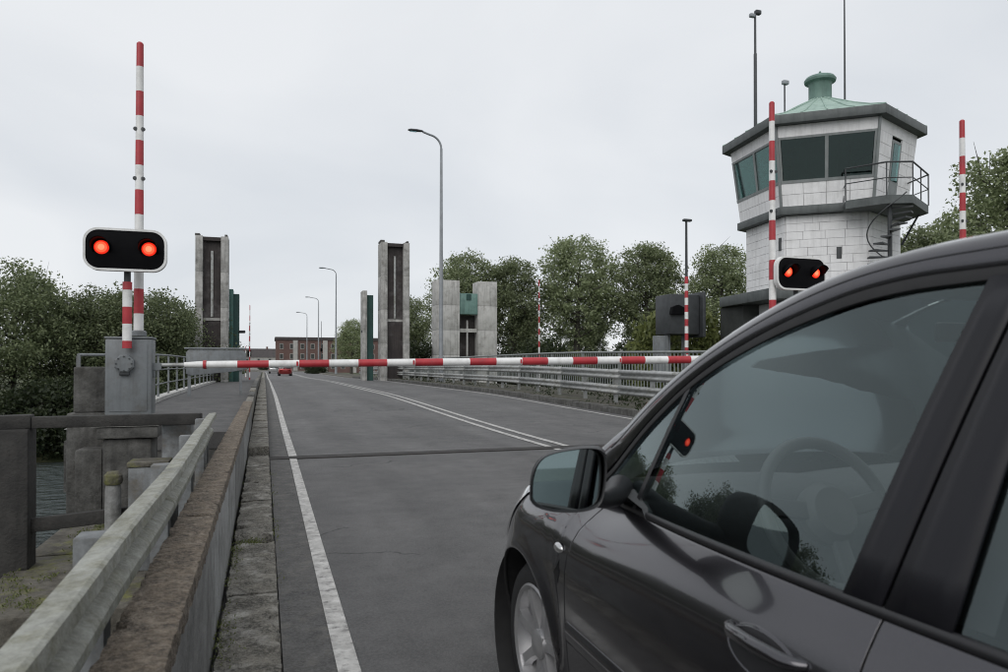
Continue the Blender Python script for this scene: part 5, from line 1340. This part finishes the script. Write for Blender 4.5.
    rows = [span(i, 0.10 * max(0, 1 - (i - ih) / 10.0), 0.045 * min(1, 0.35 + (i - ih) / 12.0)) for i in range(ih, ir + 1)]
    MB().grid(rows).build('roof', P, t, smooth=60)
    rows = [[(x * 0.99, y, z - 0.035) for x, y, z in r_] for r_ in rows]
    MB().grid(rows).build('headliner', liner, t, smooth=60)
    rows = [span(i, 0.17 - 0.07 * i / ih, 0.016 * i / ih) for i in range(0, ih + 1)]
    MB().grid(rows).build('windscreen', car_glass, t, smooth=60)
    rows = [span(i, -0.06, 0.045 * (1 - (i - ir) / (len(RAIL) - ir))) for i in range(ir, len(RAIL))]
    MB().grid(rows).build('rear_screen', car_glass, t, smooth=60)
    hr = []
    pf_ = [p for p in PLAN if p[1] > 1.95][:-1]
    for p in pf_[::2] + [pf_[-1]]:
        c = crest(p[1]); w = max(0.02, p[0] - (crest_inset(p[1]) if p[1] < 2.7 else 0.07 * min(1, p[0] / 0.3))); yy = p[1] - (0.055 if p[1] > 2.9 else 0)
        cr_ = 0.075 * min(1, w / 0.5)
        hr.append([(w * s_, yy - YA + 0.16 * (1 - s_ * s_) * max(0, (2.3 - p[1]) / 0.35), c + cr_ * (1 - s_ ** 4)) for s_ in S])
    MB().grid(hr).build('bonnet', P, t, smooth=60)
    # ---- inside
    MB().box(-0.72, 0.72, -0.9 - YA, 1.9 - YA, 0.2, 0.30).build('floor_pan', plastic, t)
    rows = []
    for Y, z in ((2.15, 0.86), (1.95, 0.90), (1.78, 0.905), (1.66, 0.88), (1.60, 0.80), (1.62, 0.55)):
        rows.append([(0.76 * s_, Y - YA - 0.05 * (1 - s_ * s_), z + 0.02 * (1 - (2 * abs(s_) - 1) ** 2)) for s_ in np.linspace(-1, 1, 20)])
    MB().grid(rows).build('dashboard', interior, t, smooth=60)
    sw = empty('steering_wheel', (-0.36, 1.44 - YA, 0.885)); sw.parent = t; sw.rotation_euler = (math.radians(64), 0, 0)
    MB().tube([(0.185 * math.cos(a), 0.185 * math.sin(a), 0) for a in np.linspace(0, 2 * PI, 41)], 0.016, 10, cap=False).build('rim', steer_m, sw, smooth=80)
    MB().lathe([(0.075, -0.03), (0.08, 0.0), (0.06, 0.025), (0, 0.03)], n=24).build('hub', steer_m, sw)
    for a in (0.15, PI - 0.15, 1.5 * PI): MB().bar((0.06 * math.cos(a), 0.06 * math.sin(a), 0), (0.178 * math.cos(a), 0.178 * math.sin(a), 0), 0.02, 0.045, up=(-math.sin(a), math.cos(a), 0)).build('spoke', steer_m, sw, bevel=0.006)
    for sx in (-1, 1):
        s_ = empty('seat', (sx * 0.36, 0.75 - YA, 0.3)); s_.parent = t
        MB().box(-0.24, 0.24, -0.1, 0.42, 0, 0.22).build('cushion', interior, s_, bevel=0.06, seg=3)
        MB().bar((0, -0.1, 0.18), (0, -0.32, 0.78), 0.46, 0.14, up=(0, 1, 0)).build('backrest', interior, s_, bevel=0.05, seg=3)
        MB().bar((0, -0.33, 0.82), (0, -0.37, 1.0), 0.25, 0.10, up=(0, 1, 0)).build('headrest', interior, s_, bevel=0.04, seg=3)
    MB().box(-0.62, 0.62, -0.55 - YA, -0.3 - YA, 0.3, 0.95).build('rear_seat', interior, t, bevel=0.06, seg=3)
    for sx in (-1, 1):
        MB().grid([[(sx * (0.74), Y - YA, z) for Y in np.linspace(0.1, 1.75, 6)] for z in (0.3, 0.6, 0.86)]).build('door_card', interior, t)
    MB().box(-0.09, 0.09, 1.36 - YA, 1.38 - YA, 1.31, 1.36).build('interior_mirror', plastic, t, bevel=0.008)
    return t
headlamp_m = simple('headlamp_lens', (0.55, 0.57, 0.58), 0.12, 0.4, Coat_Weight=1.0)
steer_m = simple('steering_wheel_grey', (0.075, 0.078, 0.08), 0.6, 0.0)
car = make_car('dark grey five-door car waiting at the closed barrier')
car.location = (1.69, YA, 0)
def car_copy(x, y, rz, pm, label):
    c = copy_tree(car); c.location = (x, y, 0); c.rotation_euler = (0, 0, rz); tag(c, label, 'car')
    def rec(o):
        if o.type == 'MESH' and o.material_slots and o.material_slots[0].material == paint_grey:
            o.material_slots[0].link = 'OBJECT'; o.material_slots[0].material = pm
        for ch in o.children: rec(ch)
    rec(c)
    c['label'] = label
    return c
car_copy(2.55, 98, 0, paint_red, 'small red car far along the road ahead')
car_copy(1.6, 128, 0, paint_white, 'small silver car beyond the red one')
